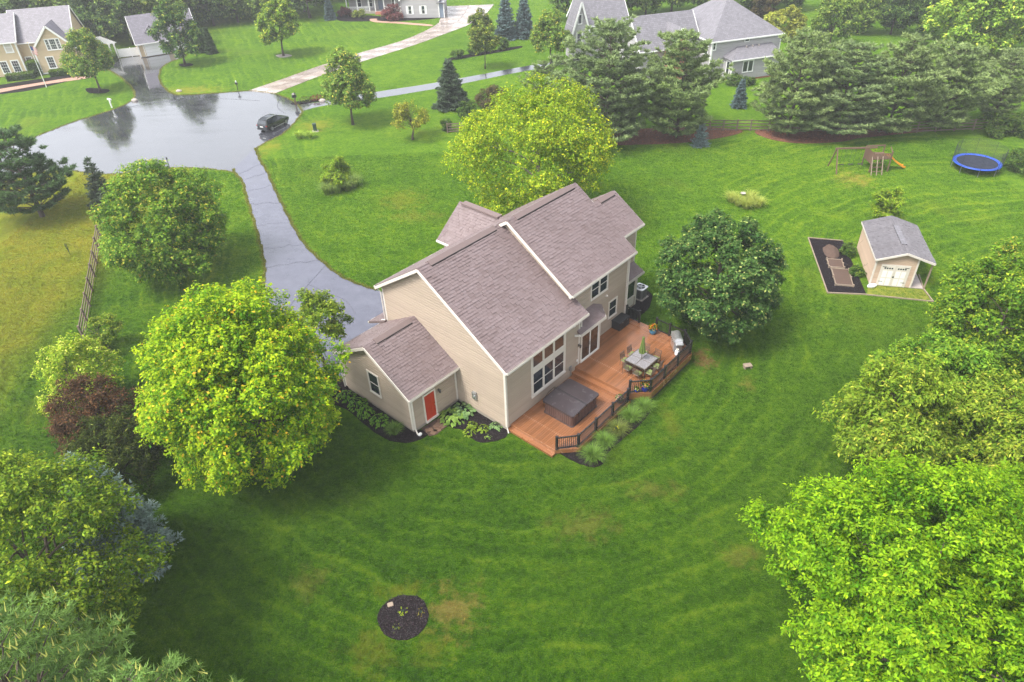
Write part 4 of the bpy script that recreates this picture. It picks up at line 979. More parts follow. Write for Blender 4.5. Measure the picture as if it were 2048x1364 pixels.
for a in (-4.1, -6.3, -9): window(hl, *fw(.97), a, a + .95, 3.6, 5.0, 1, True, .13, 'blind', trim=W)
window(hl, *fw(2.0), -2.2, -1.4, 1.3, 2.4, 1, True, .13, trim=W, grid=(3, 4))
MB().box(.0, 5.9, -.04, .04, .1, .3).build('skirt_board', M['white'], hl)

hg = thing('neighbour_garage', 'detached tan garage with white doors and grey roof behind the round tree', 'garage', (-60.57, 124.94, 0), math.radians(28))
gblock(hg, -.2, 9.4, 0, 7.0, 2.5, 6.0, 'x', ST, RG)
for x in (.75, 5.0):
    d = MB().frame(*fw(0)).box(x, x + 3.4, .02, .05, .12, 2.25).build('garage_door', M['white'], hg)
    for k in range(1, 4): MB().frame(*fw(0)).box(x + .04, x + 3.36, .05, .056, .12 + k * .53 - .015, .12 + k * .53 + .015).build('panel_joint', M['blind'], d)
cb(hg, -.2, 0, .1, 2.4); cb(hg, .6, 0, .1, 2.4, .06)
for x in (2.4, 6.4):
    roof(hg, [(x - .9, .9, 3.6), (x - .9, 3.0, 3.6), (x, 3.0, 4.6), (x, .8, 4.6)], RG, RG, tabs=False, name='dormer_roof'); roof(hg, [(x + .9, .9, 3.6), (x + .9, 3.0, 3.6), (x, 3.0, 4.6), (x, .8, 4.6)], RG, RG, tabs=False, name='dormer_roof')
    wall(hg, *fw(1.05), [(x - .7, 3.1), (x + .7, 3.1), (x + .7, 3.7), (x, 4.45), (x - .7, 3.7)], M['white'], name='dormer_wall'); window(hg, *fw(1.05), x - .3, x + .3, 3.25, 3.9, 1, False, .07, trim=W)

pg = thing('pergola', 'white garden arbour beside the detached garage', 'arbour', (-67.2, 127.0, 0), math.radians(-44))
for x in (-2.9, 2.9):
    for y in (-.4, .4): MB().box(x - .09, x + .09, y - .09, y + .09, 0, 2.3).build('post', M['white'], pg)
for y in (-.4, .4): MB().box(-3.4, 3.4, y - .06, y + .06, 2.3, 2.48).build('beam', M['white'], pg)
for k in range(12): MB().box(-3.2 + k * .58, -3.12 + k * .58, -.8, .8, 2.48, 2.6).build('rafter', M['white'], pg)
def board_fence(name, label, p, q, h, mat, n, cat='fence'):
    v = Vector((q[0] - p[0], q[1] - p[1], 0)); L = v.length; t = thing(name, label, cat, (*p, 0), math.atan2(v.y, v.x))
    for k in range(n + 1): MB().box(k * L / n - .06, k * L / n + .06, -.06, .06, 0, h + .1).build('post', mat, t)
    for k in range(int(L / .16)): MB().box(k * .16 + .005, k * .16 + .155, -.02, .02, .1, h).build('plank', mat, t)
    return t
board_fence('white_fence', 'white vinyl privacy fence between arbour and garage', (-64.6, 125.4), (-60.9, 126.6), 1.4, M['white'], 2)

hm = thing('neighbour_house', 'grey neighbour house with white porch railing at the end of the concrete drive', 'house', (-18.79, 146.57, 0), math.radians(-6.63))
SG = M['siding_grey']
gblock(hm, 0, 7.3, 0, 8.5, 3.6, 7.2, 'y', SG, M['roof_grey'])
gblock(hm, -12.2, 0, 6.4, 13, 3.5, 7.4, 'x', SG, M['roof_grey'])
for a in (1.35, 3.95):
    window(hm, *fw(0), a, a + .6, .8, 2.2, 1, True, .07, trim=W)
    for s in (-.42, .68): MB().frame(*fw(0)).box(a + s - .03, a + s + .3, .02, .06, .75, 2.25).build('shutter', M['white'], hm)
for x in (-10.6, -8.3, -3.4, -1.6): window(hm, *fw(6.4), x, x + .9, .9, 2.5, 1, True, .1, trim=W)
MB().frame(*fw(6.4)).box(-6.2, -5.0, .02, .08, .4, 2.6).build('front_door', M['shutter_blue'], hm)
MB().box(-12.4, 0, 4.5, 6.4, 0, .4).build('porch_floor', M['stone'], hm)
roof(hm, [(-12.7, 4.2, 2.95), (0, 4.2, 2.95), (0, 6.4, 3.75), (-12.7, 6.4, 3.75)], M['roof_grey'], M['roof_grey'], tabs=False, name='porch_roof')
for x in (-12.2, -10.0, -7.6, -6.4, -4.6, -2.3, -.2): MB().box(x - .09, x + .09, 4.5, 4.68, .4, 2.9).build('porch_post', M['white'], hm)
for a, b in ((-12.1, -7.7), (-4.5, -.3)):
    rl = MB().box(a, b, 4.55, 4.63, 1.2, 1.28).box(a, b, 4.56, 4.62, .5, .56).build('porch_rail', M['white'], hm)
    for k in range(int((b - a) / .16)): MB().box(a + k * .16, a + k * .16 + .05, 4.57, 4.61, .56, 1.2).build('baluster', M['white'], rl)
MB().box(-6.3, -4.9, 3.5, 4.5, 0, .2).box(-6.3, -4.9, 3.9, 4.5, .2, .38).build('porch_step', M['brick_red'], hm)
for y0 in (.5, 3.2):
    d = MB().frame((7.3, 0, 0), (0, 1, 0), (1, 0, 0)).box(y0, y0 + 2.4, .03, .08, .1, 2.4).build('garage_door', M['white'], hm)
    for k in range(1, 4): MB().frame((7.3, 0, 0), (0, 1, 0), (1, 0, 0)).box(y0, y0 + 2.4, .08, .086, .1 + k * .57, .13 + k * .57).build('panel_joint', M['blind'], d)
wall(hm, (7.34, 0, 0), (1, 0, 0), (0, -1, 0), [(0, .1), (.9, .1), (.9, 2.9), (0, 2.9)], M['shutter_blue']); cb(hm, 7.3, 0, .1, 3.2, .08); cb(hm, 8.25, .02, .1, 3, .07)
roof(hm, [(7.0, -.4, 2.8), (8.7, -.4, 2.8), (8.7, 6, 3.4), (7.0, 6, 3.4)], M['roof_grey'], M['roof_grey'], tabs=False, name='garage_canopy')

hr = thing('neighbour_house', 'big grey neighbour house with pale hipped roof behind the pines', 'house', (29.18, 101.0, 0), math.radians(16.72))
RGY = M['roof_grey']; E_ = 5.32
for o, u, n, poly in (((0, 0, 0), (1, 0, 0), (0, -1, 0), [(0, .1), (11, .1), (11, E_), (0, E_)]), ((0, 0, 0), (0, 1, 0), (-1, 0, 0), [(0, .1), (13, .1), (13, E_), (0, E_)]),
                      ((11, 0, 0), (0, 1, 0), (1, 0, 0), [(0, .1), (13, .1), (13, E_), (0, E_)]), ((0, 13, 0), (1, 0, 0), (0, 1, 0), [(0, .1), (11, .1), (11, E_), (0, E_)])):
    wall(hr, o, u, n, poly, SG, step=.22)
z = 5.15; A, B, C, D = (-.35, -.35, z), (11.35, -.35, z), (11.35, 13.35, z), (-.35, 13.35, z); p1, p2 = (5.4, 6.0, 9.3), (5.4, 7.4, 9.3)
for pts in ([A, B, p1], [B, C, p2, p1], [C, D, p2], [D, A, p1, p2]): roof(hr, pts, RGY, RGY, tabs=False)
for a, b in ((A, B), (A, D)): MB().beam((a[0], a[1], z - .05), (b[0], b[1], z - .05), .14, .16).build('gutter', M['white'], hr)
gblock(hr, -9.2, -.1, 3.2, 9.9, 4.4, 8.0, 'x', SG, RGY)
gblock(hr, -5.6, -2.6, 1.6, 6.6, 4.6, 7.1, 'y', M['brick_red'], RGY, .25)
gblock(hr, -11.2, -4.4, 17.6, 25, 5.0, 9.0, 'x', SG, RGY); gblock(hr, -13.6, -11.3, 17.2, 20.2, 4.9, 8.4, 'y', SG, RGY)
window(hr, *fw(0), -.05 + .2, .55, 4.05, 5.1, 1, True, .1, trim=W); window(hr, *fw(0), 5.15, 5.8, 4.65, 5.15, 1, False, .08, trim=W)
window(hr, (0, 0, 0), (0, 1, 0), (-1, 0, 0), .9, 1.9, 3.2, 4.9, 1, True, .1, trim=W)
window(hr, *fw(17.6), -6.2, -5.4, 3.2, 4.5, 1, True, .1, trim=W); window(hr, *fw(17.2), -13, -12.2, 2.2, 3.9, 1, True, .1, trim=W); window(hr, *fw(17.2), -12.9, -12.3, 5.2, 6.5, 1, False, .08, trim=W)
# single-storey addition with hipped lean-to roof
for o, u, n, poly in (((0, -2.2, 0), (1, 0, 0), (0, -1, 0), [(2.2, .25), (9.8, .25), (9.8, 2.95), (2.2, 2.95)]), ((2.2, 0, 0), (0, 1, 0), (-1, 0, 0), [(-2.2, .25), (0, .25), (0, 2.95), (-2.2, 2.95)])): wall(hr, o, u, n, poly, SG, step=.22)
MB().box(2.25, 9.8, -2.18, 0, -.1, .25).build('addition_foundation', M['brick_red'], hr)
roof(hr, [(1.9, -2.5, 3.0), (10.1, -2.5, 3.0), (9.6, 0, 4.1), (4.1, 0, 4.1)], RGY, RGY, tabs=False, name='addition_roof'); roof(hr, [(1.9, -2.5, 3.0), (1.9, 0, 3.0), (4.1, 0, 4.1)], RGY, RGY, tabs=False, name='addition_roof')
MB().beam((1.9, -2.52, 2.94), (10.1, -2.52, 2.94), .12, .14).build('gutter', M['white'], hr)
for x in (5.3, 6.3, 7.3): MB().tube([(x, -.35, 3.9), (x, -.4, 4.15)], .09, 8).build('roof_vent', M['stone'], hr)
window(hr, *fw(-2.2), 3.95, 5.5, 1.2, 2.65, 2, False, .1, trim=W); window(hr, (2.2, 0, 0), (0, 1, 0), (-1, 0, 0), -1.6, -.9, .7, 2.6, 1, False, .1, trim=W)
cb(hr, 2.2, -2.2, .2, 2.9, .07); cb(hr, 0, 0, .1, 5.1, .1); cb(hr, 11, 0, .1, 5.1, .08)

# ------------------------------------------------------------------ garden shed
SR = math.radians(-13.83); shed = thing('garden_shed', 'beige garden shed with double doors and grey shingle roof', 'shed', (28.78, 46.87, 0), SR)
SP = M['siding_pink']
wall(shed, *fw(0), [(0, .05), (2.96, .05), (2.96, 2.72), (1.95, 3.05), (0, 2.4)], SP, step=.15); wall(shed, *gab(0), [(0, .05), (6.0, .05), (6.0, 2.4), (0, 2.4)], SP, step=.15)
wall(shed, (2.96, 0, 0), (0, 1, 0), (1, 0, 0), [(0, .05), (6.0, .05), (6.0, 2.72), (0, 2.72)], SP, step=.15); wall(shed, (0, 6, 0), (1, 0, 0), (0, 1, 0), [(0, .05), (2.96, .05), (2.96, 2.72), (1.95, 3.05), (0, 2.4)], SP, step=.15)
SGR = M['shingle_grey']
roof(shed, [(-.16, -.22, 2.44), (-.16, 6.2, 2.44), (1.95, 6.2, 3.16), (1.95, -.22, 3.16)], SGR, M['roof_grey'], th=.1, seed=21, exp=.17)
roof(shed, [(4.1, -.22, 2.44), (4.1, 6.2, 2.44), (1.95, 6.2, 3.16), (1.95, -.22, 3.16)], SGR, M['roof_grey'], th=.1, seed=22, exp=.17)
for a, b in (((-.16, 2.38), (1.95, 3.1)), ((4.1, 2.38), (1.95, 3.1))): MB().beam((a[0], -.24, a[1]), (b[0], -.24, b[1]), .05, .16).build('rake_board', M['trim'], shed)
MB().box(-.2, -.16, -.22, 6.2, 2.3, 2.46).build('fascia', M['trim'], shed)
MB().box(1.75, 2.15, 1.2, 4.4, 3.13, 3.22).build('ridge_vent', M['roof_grey'], shed)
for x, y in ((.0, .0), (2.96, .0)): MB().box(x - .06, x + .06, y - .05, y + .05, .05, 2.35 if x < 1 else 2.7).build('corner_board', M['trim'], shed)
for y in (.0, 3.0, 5.9): MB().box(3.94, 4.04, y - .05, y + .05, 0, 2.42).build('porch_post', M['timber'], shed)
for x0 in (.53, 1.5):
    d = MB().frame(*fw(0)); d.box(x0, x0 + .95, .022, .06, .06, 1.88); dd = d.build('shed_door', M['trim'], shed)
    for z0, z1 in ((.15, .75), (.85, 1.42)):
        for k in range(2): MB().frame(*fw(0)).box(x0 + .1 + k * .4, x0 + .43 + k * .4, .06, .068, z0, z1).build('door_panel', M['white'], dd)
    for k in range(4): MB().frame(*fw(0)).box(x0 + .15 + k * .17, x0 + .27 + k * .17, .06, .066, 1.6, 1.72).build('door_light', M['glass'], dd)
    for z in (.45, 1.78):
        xs = (x0, x0 + .3) if x0 < 1 else (x0 + .65, x0 + .95); MB().frame(*fw(0)).box(*xs, .06, .075, z - .02, z + .02).build('hinge', M['black_metal'], dd)
MB().frame(*fw(0)).box(1.43, 1.55, .06, .09, .85, .97).build('door_handle', M['black_metal'], shed)
MB().frame(*fw(0)).box(.43, .53, .0, .055, .05, 1.98).box(2.45, 2.55, .0, .055, .05, 1.98).box(.53, 2.45, .0, .055, 1.88, 1.98).build('door_frame', M['trim'], shed)
MB().box(3.0, 3.95, 0, 6, -.05, .06).build('porch_slab', M['concrete'], shed)
def sw(x, y): c, s = math.cos(SR), math.sin(SR); return (28.78 + c * x - s * y, 46.87 + s * x + c * y)
gp = [sw(*p) for p in ((-3.88, 7.18), (-.97, 7.07), (-.45, -1.59), (-3.39, -1.83))]
bed(gp, 'garden_plot', M['mulch'], 31, 60, chip=(.03, .029, .038), k=0)
def edging(label, pts):
    t = thing('timber_edging', label, 'edging', (0, 0, 0))
    for p, q in zip(pts, pts[1:]): MB().beam((*p, .05), (*q, .05), .07, .1).build('timber', M['timber'], t)
edging('timber edging round the black mulched garden plot', [gp[1], gp[0], gp[3], gp[2]])
yp = [sw(*p) for p in ((-.45, -1.62), (4.28, -1.78), (3.98, -.02))]
edging('timber edging round the yellow grass patch in front of the shed doors', yp + [sw(4.1, 2.2)])
g_ = NT('yellow_turf'); nn = g_.noise(2.2, 5, .7); g_.bump(g_.noise(14, 4), .8, .1); M['yturf'] = g_.set(g_.ramp(nn, [(.3, (.06, .12, .015)), (.55, (.19, .21, .025)), (.75, (.27, .22, .04))]), .8, 0, .2)
bed([sw(*p) for p in ((-.4, -1.55), (4.2, -1.7), (3.95, -.1), (-.1, -.1))], 'yellow_turf', M['yturf'], 32, chips=False, k=0, z=.02)
for lab, x0, x1, y0, y1 in (('square timber raised bed nearer the soil heap', -2.8, -1.6, 2.15, 3.5), ('long timber raised bed at the front of the garden plot', -2.65, -1.3, -.6, 1.95)):
    c = sw((x0 + x1) / 2, (y0 + y1) / 2); t = thing('raised_bed', lab, 'raised bed', (*c, .03), SR); X, Y = (x1 - x0) / 2, (y1 - y0) / 2
    for s in (-1, 1): MB().box(-X, X, min(s * Y, s * (Y - .05)), max(s * Y, s * (Y - .05)), 0, .14).build('side_board', M['timber'], t); MB().box(min(s * X, s * (X - .05)), max(s * X, s * (X - .05)), -Y + .05, Y - .05, 0, .14).build('end_board', M['timber'], t)
    for sx in (-1, 1):
        for sy in (-1, 0, 1): MB().box(sx * X - .05, sx * X + .05, sy * Y - .05, sy * Y + .05, 0, .22).build('stake', M['timber'], t)
    MB().box(-X + .05, X - .05, -Y + .05, Y - .05, 0, .11).build('soil_fill', M['soil'], t)
r_ = random.Random(4); c = sw(-2.25, 4.9); rings = []
for z_, k in ((0, 1), (.1, .92), (.2, .7), (.26, .35)): rings.append([(k * (.62 + r_.uniform(-.08, .08)) * math.cos(t * .5236), k * (1.3 + r_.uniform(-.12, .12)) * math.sin(t * .5236), z_ + r_.uniform(-.02, .02)) for t in range(12)])
tag(MB().loft(rings).build('soil_heap', M['soil'], loc=(*c, .02), rz=SR), 'low heap of bare brown soil in the garden plot', 'soil heap')
for k in range(5): 
    p = sw(-3.5 + k * .55, 7.15); MB().tube([(*p, 0), (*p, 1.0)], .012, 5).build('garden_stake', M['util_green'], bpy.data.objects['garden_plot'])
bag = tag(MB().loft([[((.45 - .1 * abs(k)) * math.cos(t * .6283), (.22 - .04 * abs(k)) * math.sin(t * .6283), .12 + .1 * k) for t in range(10)] for k in (-1.1, -.5, .3, 1)]).build('white_bag', M['white'], loc=(*sw(.1, -.35), .02), rz=.2), 'white sack lying by the shed corner', 'bag')

# ------------------------------------------------------------------ fences
def rail_fence(label, pts, h=1.25, rails=4, mat=None, rail_h=.12):
    mat = mat or M['fence_wood']; t = thing('rail_fence', label, 'fence', (*pts[0], 0)); o = Vector((*pts[0], 0)); r = random.Random(len(pts))
    for p in pts:
        l = Vector((*p, 0)) - o; MB().rbox(-.075, .075, -.075, .075, 0, h + .12 + r.uniform(-.04, .04), .015).build('fence_post', mat, t, loc=(l.x, l.y, 0), rz=r.uniform(-.2, .2))
    for p, q in zip(pts, pts[1:]):
        a = Vector((*p, 0)) - o; b = Vector((*q, 0)) - o
        for k in range(rails):
            z_ = .18 + (h - .2) * k / (rails - 1); MB().beam(a + Vector((0, 0, z_ + r.uniform(-.03, .03))), b + Vector((0, 0, z_ + r.uniform(-.03, .03))), .045, rail_h).build('fence_rail', mat, t)
    return t
def along(p, q, n): return [(p[0] + (q[0] - p[0]) * k / n, p[1] + (q[1] - p[1]) * k / n) for k in range(n + 1)]
rail_fence('weathered four rail fence along the left side lawn', along((-32.5, 43.4), (-40.4, 64.6), 9))
rail_fence('brown four rail fence under the row of pines', along((23.0, 81.7), (29.3, 81.0), 4) + along((29.3, 81.0), (45.7, 78.4), 8)[1:] + along((45.7, 78.4), (61, 78.6), 7)[1:])
rail_fence('short brown rail fence end behind the river birch', along((-6.9, 84.2), (-3.2, 84.4), 2), 1.1)

# ------------------------------------------------------------------ play set and trampoline
ps = thing('play_set', 'wooden swing set with climbing tower and orange slide', 'play set', (38.5, 68.6, 0), 0)
PW = M['play_wood']
MB().beam((-4.3, .4, 2.35), (.0, .3, 2.35), .1, .16).build('swing_beam', PW, ps)
for y in (-.75, 1.5): MB().beam((-4.1, .4 + (y - .4) * .05, 2.35), (-4.1, y, 0), .1, .1).build('swing_leg', PW, ps)
for x in (-3.3, -2.3, -1.3):
    for d in (-.22, .22): MB().tube([(x + d, .38, 2.3), (x + d, .38, .6)], .012, 5).build('swing_rope', M['net'], ps)
    MB().rbox(x - .26, x + .26, .26, .5, .56, .6, .01).build('swing_seat', M['resin'], ps)
for x in (-.6, 1.3):
    for y in (-.5, 1.3): MB().beam((x, y, 0), (x, y, 2.2), .1, .1).build('tower_post', PW, ps)
for k in range(12): MB().box(-.65, 1.35, -.55 + k * .155, -.41 + k * .155, 1.36, 1.4).build('platform_board', PW, ps)
for k in range(12): MB().box(-.62 + k * .16, -.5 + k * .16, -.57, -.54, 1.4, 2.05).build('tower_board', PW, ps)
for k in range(11): MB().box(-.67, -.64, -.5 + k * .165, -.38 + k * .165, .9, 2.1).build('tower_board', PW, ps)
for x in (-.75, -.2, .35):
    MB().beam((x, -1.35, 0), (x, -.62, 1.75), .07, .07).build('ladder_stile', M['timber'], ps)
for k in range(4): MB().beam((-.75, -1.2 + k * .17, .36 + k * .4), (.35, -1.2 + k * .17, .36 + k * .4), .06, .05).build('ladder_rung', PW, ps)
rings = []
for x, z_ in ((1.3, 1.42), (1.55, 1.36), (2.0, .95), (2.4, .66), (2.8, .4), (3.05, .24), (3.3, .2)):
    rings.append([(x, .1 + y, z_ + zz) for y, zz in ((-.28, .16), (-.24, .16), (-.22, .02), (.22, .02), (.24, .16), (.28, .16), (.26, -.03), (-.26, -.03))])
MB().loft(rings).build('slide', M['orange_plastic'], ps)
MB().lathe([(.16, 1.75), (.18, 1.78), (.16, 1.81)], 14, c=(.7, -.3), cap=False).build('steering_wheel', M['orange_plastic'], ps)
MB().beam((-.6, 1.3, 2.15), (1.3, 1.3, 2.15), .08, .1).build('top_beam', PW, ps); MB().beam((1.3, -.5, 2.0), (1.75, .9, 2.1), .06, .1).build('side_beam', PW, ps)
tp = thing('trampoline', 'round trampoline with bright blue edge pad on the lawn', 'trampoline', (48.75, 67.8, 0))
MB().lathe([(.01, .80), (1.95, .80), (1.95, .79), (.01, .79)], 40).build('jumping_mat', M['tramp_mat'], tp)
MB().lathe([(1.9, .82), (1.95, .86), (2.25, .86), (2.28, .80), (2.24, .78), (1.92, .79), (1.9, .82)], 48, cap=False).build('edge_pad', M['blue_pad'], tp, smooth=True)
for k in range(8):
    a = 2 * math.pi * (k + .5) / 8; c_, s_ = math.cos(a), math.sin(a)
    MB().tube([(2.2 * c_, 2.2 * s_, .8), (2.2 * c_, 2.2 * s_, .02)], .03, 6).build('leg', M['grey_metal'], tp); MB().tube([(2.28 * c_, 2.28 * s_, .3), (2.3 * c_, 2.3 * s_, 2.5)], .022, 6).build('net_pole', M['net'], tp)
nm = MB()
for k in range(96):
    a = 2 * math.pi * k / 96; nm.beam((2.27 * math.cos(a), 2.27 * math.sin(a), .88), (2.27 * math.cos(a), 2.27 * math.sin(a), 2.45), .009, .009)
for k in range(17): nm.lathe([(2.266, .9 + k * .097), (2.27, .909 + k * .097), (2.274, .9 + k * .097)], 40, cap=False)
nt_ = nm.build('safety_net', M['net'], tp); nt_['kind'] = 'stuff'

# ------------------------------------------------------------------ parked car
car = thing('parked_car', 'black sport utility car parked at the edge of the cul-de-sac', 'car', (-29.3, 88.75, .012), math.radians(64))
car.scale = (.92, .92, .92)
def sec(x, w, z0, z1, tw=None): 
    tw = w if tw is None else tw
    return [(x, -w * .9, z0), (x, -w, z0 + .18), (x, -w, (z0 + z1) / 2), (x, -tw, z1 - .04), (x, -tw * .86, z1), (x, tw * .86, z1), (x, tw, z1 - .04), (x, w, (z0 + z1) / 2), (x, w, z0 + .18), (x, w * .9, z0)]
MB().loft([sec(-2.38, .72, .42, .98), sec(-2.3, .86, .3, 1.06), sec(-1.6, .93, .26, 1.08), sec(0, .945, .25, 1.04), sec(1.1, .94, .25, 1.0), sec(1.8, .92, .28, .94), sec(2.25, .84, .34, .84), sec(2.38, .66, .44, .74)]).build('body', M['car_paint'], car, smooth=False)
def gs(x, w, z0, z1, tw): return [(x, -w, z0), (x, -tw, z1 - .03), (x, -tw * .9, z1), (x, tw * .9, z1), (x, tw, z1 - .03), (x, w, z0)]
MB().loft([gs(-2.26, .84, 1.02, 1.1, .82), gs(-1.95, .86, 1.02, 1.56, .68), gs(-1.5, .87, 1.02, 1.66, .68), gs(-.2, .88, 1.0, 1.7, .68), gs(.35, .87, 1.0, 1.62, .66), gs(1.15, .84, .98, 1.02, .8)]).build('cabin', M['car_paint'], car)
for s in (-1, 1):
    for x0, x1, t0, t1 in ((-1.85, -1.1, -1.7, -1.05), (-1.02, -.1, -1.0, -.12), (-.02, .85, -.05, .32)):
        q = [(x0, s * .872, 1.08), (x1, s * .872, 1.08), (t1, s * .715, 1.55), (t0, s * .715, 1.55)]; MB().slab(q, (0, s * .025, .005)).build('side_window', M['glass'], car)
    MB().beam((-1.7, s * .6, 1.72), (.1, s * .6, 1.72), .04, .04).build('roof_rail', M['steel'], car)
    MB().box(1.95, 2.3, min(s * .5, s * .84), max(s * .5, s * .84), .66, .8).build('headlight', M['lamp_clear'], car)
    MB().box(-2.37, -2.2, min(s * .42, s * .88), max(s * .42, s * .88), .84, .98).build('tail_light', M['lamp_red'], car)
    MB().rbox(.55, .75, min(s * .93, s * 1.1), max(s * .93, s * 1.1), 1.0, 1.14, .02).build('wing_mirror', M['car_paint'], car)
    MB().box(-1.1, 1.15, min(s * .93, s * .965), max(s * .93, s * .965), .3, .36).build('sill_trim', M['steel'], car)
    for x in (-1.42, 1.45):
        w = MB().tube([(x, s * .73, .36), (x, s * .96, .36)], .36, 22).build('wheel', M['rubber'], car); MB().tube([(x, s * .955, .36), (x, s * .972, .36)], .24, 18).build('rim', M['grey_metal'], w)
MB().slab([(-2.28, -.72, 1.12), (-2.28, .72, 1.12), (-1.98, .6, 1.53), (-1.98, -.6, 1.53)], (-.03, 0, .01)).build('rear_window', M['glass'], car)
MB().slab([(1.1, -.74, 1.04), (1.1, .74, 1.04), (.4, .6, 1.58), (.4, -.6, 1.58)], (.03, 0, .02)).build('windscreen', M['glass'], car)
MB().box(-2.42, -2.36, -.26, .26, .72, .84).build('number_plate', M['plate'], car); MB().box(-2.46, -2.3, -.8, .8, .36, .5).build('rear_bumper', M['resin'], car); MB().box(-2.0, -1.9, -.62, .62, 1.57, 1.61).build('roof_spoiler', M['car_paint'], car)
MB().rbox(-1.2, -.1, -.5, .5, 1.7, 1.715, .02).build('sunroof', M['glass'], car)

# ------------------------------------------------------------------ mailboxes, utility box, flagpole, bird bath, rocks
mbx = thing('mailbox', 'white mailbox on a post at the far kerb of the cul-de-sac', 'mailbox', (-54.5, 98.9, 0), -.5)
MB().box(-.07, .07, -.07, .07, 0, 1.05).build('post', M['white'], mbx); MB().beam((0, 0, .7), (.3, 0, 1.0), .06, .06).build('brace', M['white'], mbx)
MB().loft([[(x, .13 * math.cos(t), 1.17 + (.16 * math.sin(t) if math.sin(t) > 0 else .1 * math.sin(t))) for t in [k * math.pi / 6 for k in range(12)]] for x in (-.22, .38)]).build('box', M['white'], mbx)
mbx = thing('mailbox', 'dark lantern topped mailbox post beside the concrete drive', 'mailbox', (-38.6, 104.75, 0), .2); mbx.scale = (.85, .85, .85)
MB().box(-.06, .06, -.06, .06, 0, 1.25).build('post', M['black_metal'], mbx); MB().rbox(-.25, .25, -.13, .13, 1.05, 1.3, .04).build('box', M['black_metal'], mbx); MB().lathe([(.06, 1.3), (.1, 1.5), (.12, 1.52), (.02, 1.66)], 8).build('lantern', M['lamp_clear'], mbx)
mbx = thing('mailbox', 'brown wooden mailbox post with little roof in the corner flower bed', 'mailbox', (-28.45, 97.2, 0), .4)
MB().box(-.09, .09, -.09, .09, 0, 1.3).build('post', M['play_wood'], mbx); MB().rbox(-.3, .3, -.16, .16, 1.0, 1.3, .03).build('box', M['resin'], mbx); MB().lathe([(.34, 1.42), (.2, 1.52), (.03, 1.66)], 4).build('roof', M['dark_lamp'], mbx); MB().box(-.07, .07, -.07, .07, 1.3, 1.45).build('neck', M['play_wood'], mbx)
mbx = thing('lamp_post', 'slim dark lamp post at the near kerb of the cul-de-sac', 'lamp post', (-37.9, 75.9, 0), 0); mbx.scale = (.75, .75, .8)
MB().tube([(0, 0, 0), (0, 0, 1.5)], .04, 8).build('post', M['black_metal'], mbx); MB().lathe([(.06, 1.5), (.12, 1.75), (.15, 1.77), (.02, 1.95)], 8).build('lantern', M['black_metal'], mbx)
ub = thing('utility_pedestal', 'dark green utility pedestal on the verge near the car', 'utility box', (-23.63, 86.6, 0), .3)
MB().rbox(-.22, .22, -.2, .2, 0, .85, .05).build('casing', M['util_green'], ub); MB().rbox(-.25, .25, -.23, .23, .85, 1.0, .06).build('cap', M['util_green'], ub); MB().rbox(-.4, .4, -.35, .35, 0, .05, .04).build('base', M['stone'], ub)
fp = thing('flagpole', 'white flagpole with striped flag before the tan neighbour house', 'flagpole', (-69.24, 109.92, 0), .3)
MB().tube([(0, 0, 0), (0, 0, 6.4)], [.06, .035], 8).build('pole', M['white'], fp); MB().lathe([(.01, 6.38), (.07, 6.45), (.01, 6.52)], 10).build('finial', M['brass'], fp)
def flag_z(x): return .06 * math.sin(x * 7)
for k in range(13):
    z0 = 4.9 + k * .085
    m_ = MB()
    xs = [.04 + i * .13 for i in range(6)] if k < 6 else [.36 + i * .09 for i in range(6)]
    for a, b in zip(xs, xs[1:]): m_.poly([(a, flag_z(a) , z0 - a * .5), (b, flag_z(b), z0 - b * .5), (b, flag_z(b), z0 + .085 - b * .5), (a, flag_z(a), z0 + .085 - a * .5)])
    m_.build('flag_stripe', M['flag_red'] if k % 2 == 0 else M['white'], fp)
m_ = MB()
for a, b in ((.04, .15), (.15, .25), (.25, .36)): m_.poly([(a, flag_z(a), 5.41 - a * .5), (b, flag_z(b), 5.41 - b * .5), (b, flag_z(b), 6.005 - b * .5), (a, flag_z(a), 6.005 - a * .5)])
m_.build('flag_canton', M['flag_blue'], fp)
bb = thing('bird_bath', 'grey bird bath standing in the pale grass clump on the back lawn', 'bird bath', (22.95, 62.3, 0))
MB().lathe([(.2, 0), (.2, .06), (.07, .14), (.06, .75), (.1, .85), (.24, .95), (.26, 1.0), (.22, .99), (.05, .93)], 18).build('basin', M['stone'], bb)
for k, (x, y, s, lab) in enumerate(((-52.4, 101.6, .5, 'brown boulder on the verge beside the white mailbox'), (-47.4, 105.2, .45, 'brown boulder on the verge right of the neighbour driveway'), (-25.0, 98.2, .5, 'pale boulder at the end of the corner flower bed'))):
    r_ = random.Random(k + 9); rings = [[((q * s + r_.uniform(-.04, .04)) * math.cos(t * .785), (q * s * .7 + r_.uniform(-.04, .04)) * math.sin(t * .785), z_ * s + r_.uniform(-.03, .03)) for t in range(8)] for q, z_ in ((.9, 0), (1, .2), (.85, .5), (.4, .68))]
    tag(MB().loft(rings).build('boulder', M['stone'], loc=(x, y, 0)), lab, 'boulder')
# ------------------------------------------------------------------ trees and shrubs
def leaf_set(P, outw, rng, up=.7, out=.6, rnd=.5, droop=.3):
    n = len(P); N = unit(outw * out + np.array([0, 0, up]) + rng.normal(0, rnd, (n, 3)))
    T = perp(N, rng.normal(0, 1, (n, 3)) + outw * .5 - np.array([0, 0, droop])); return N, T

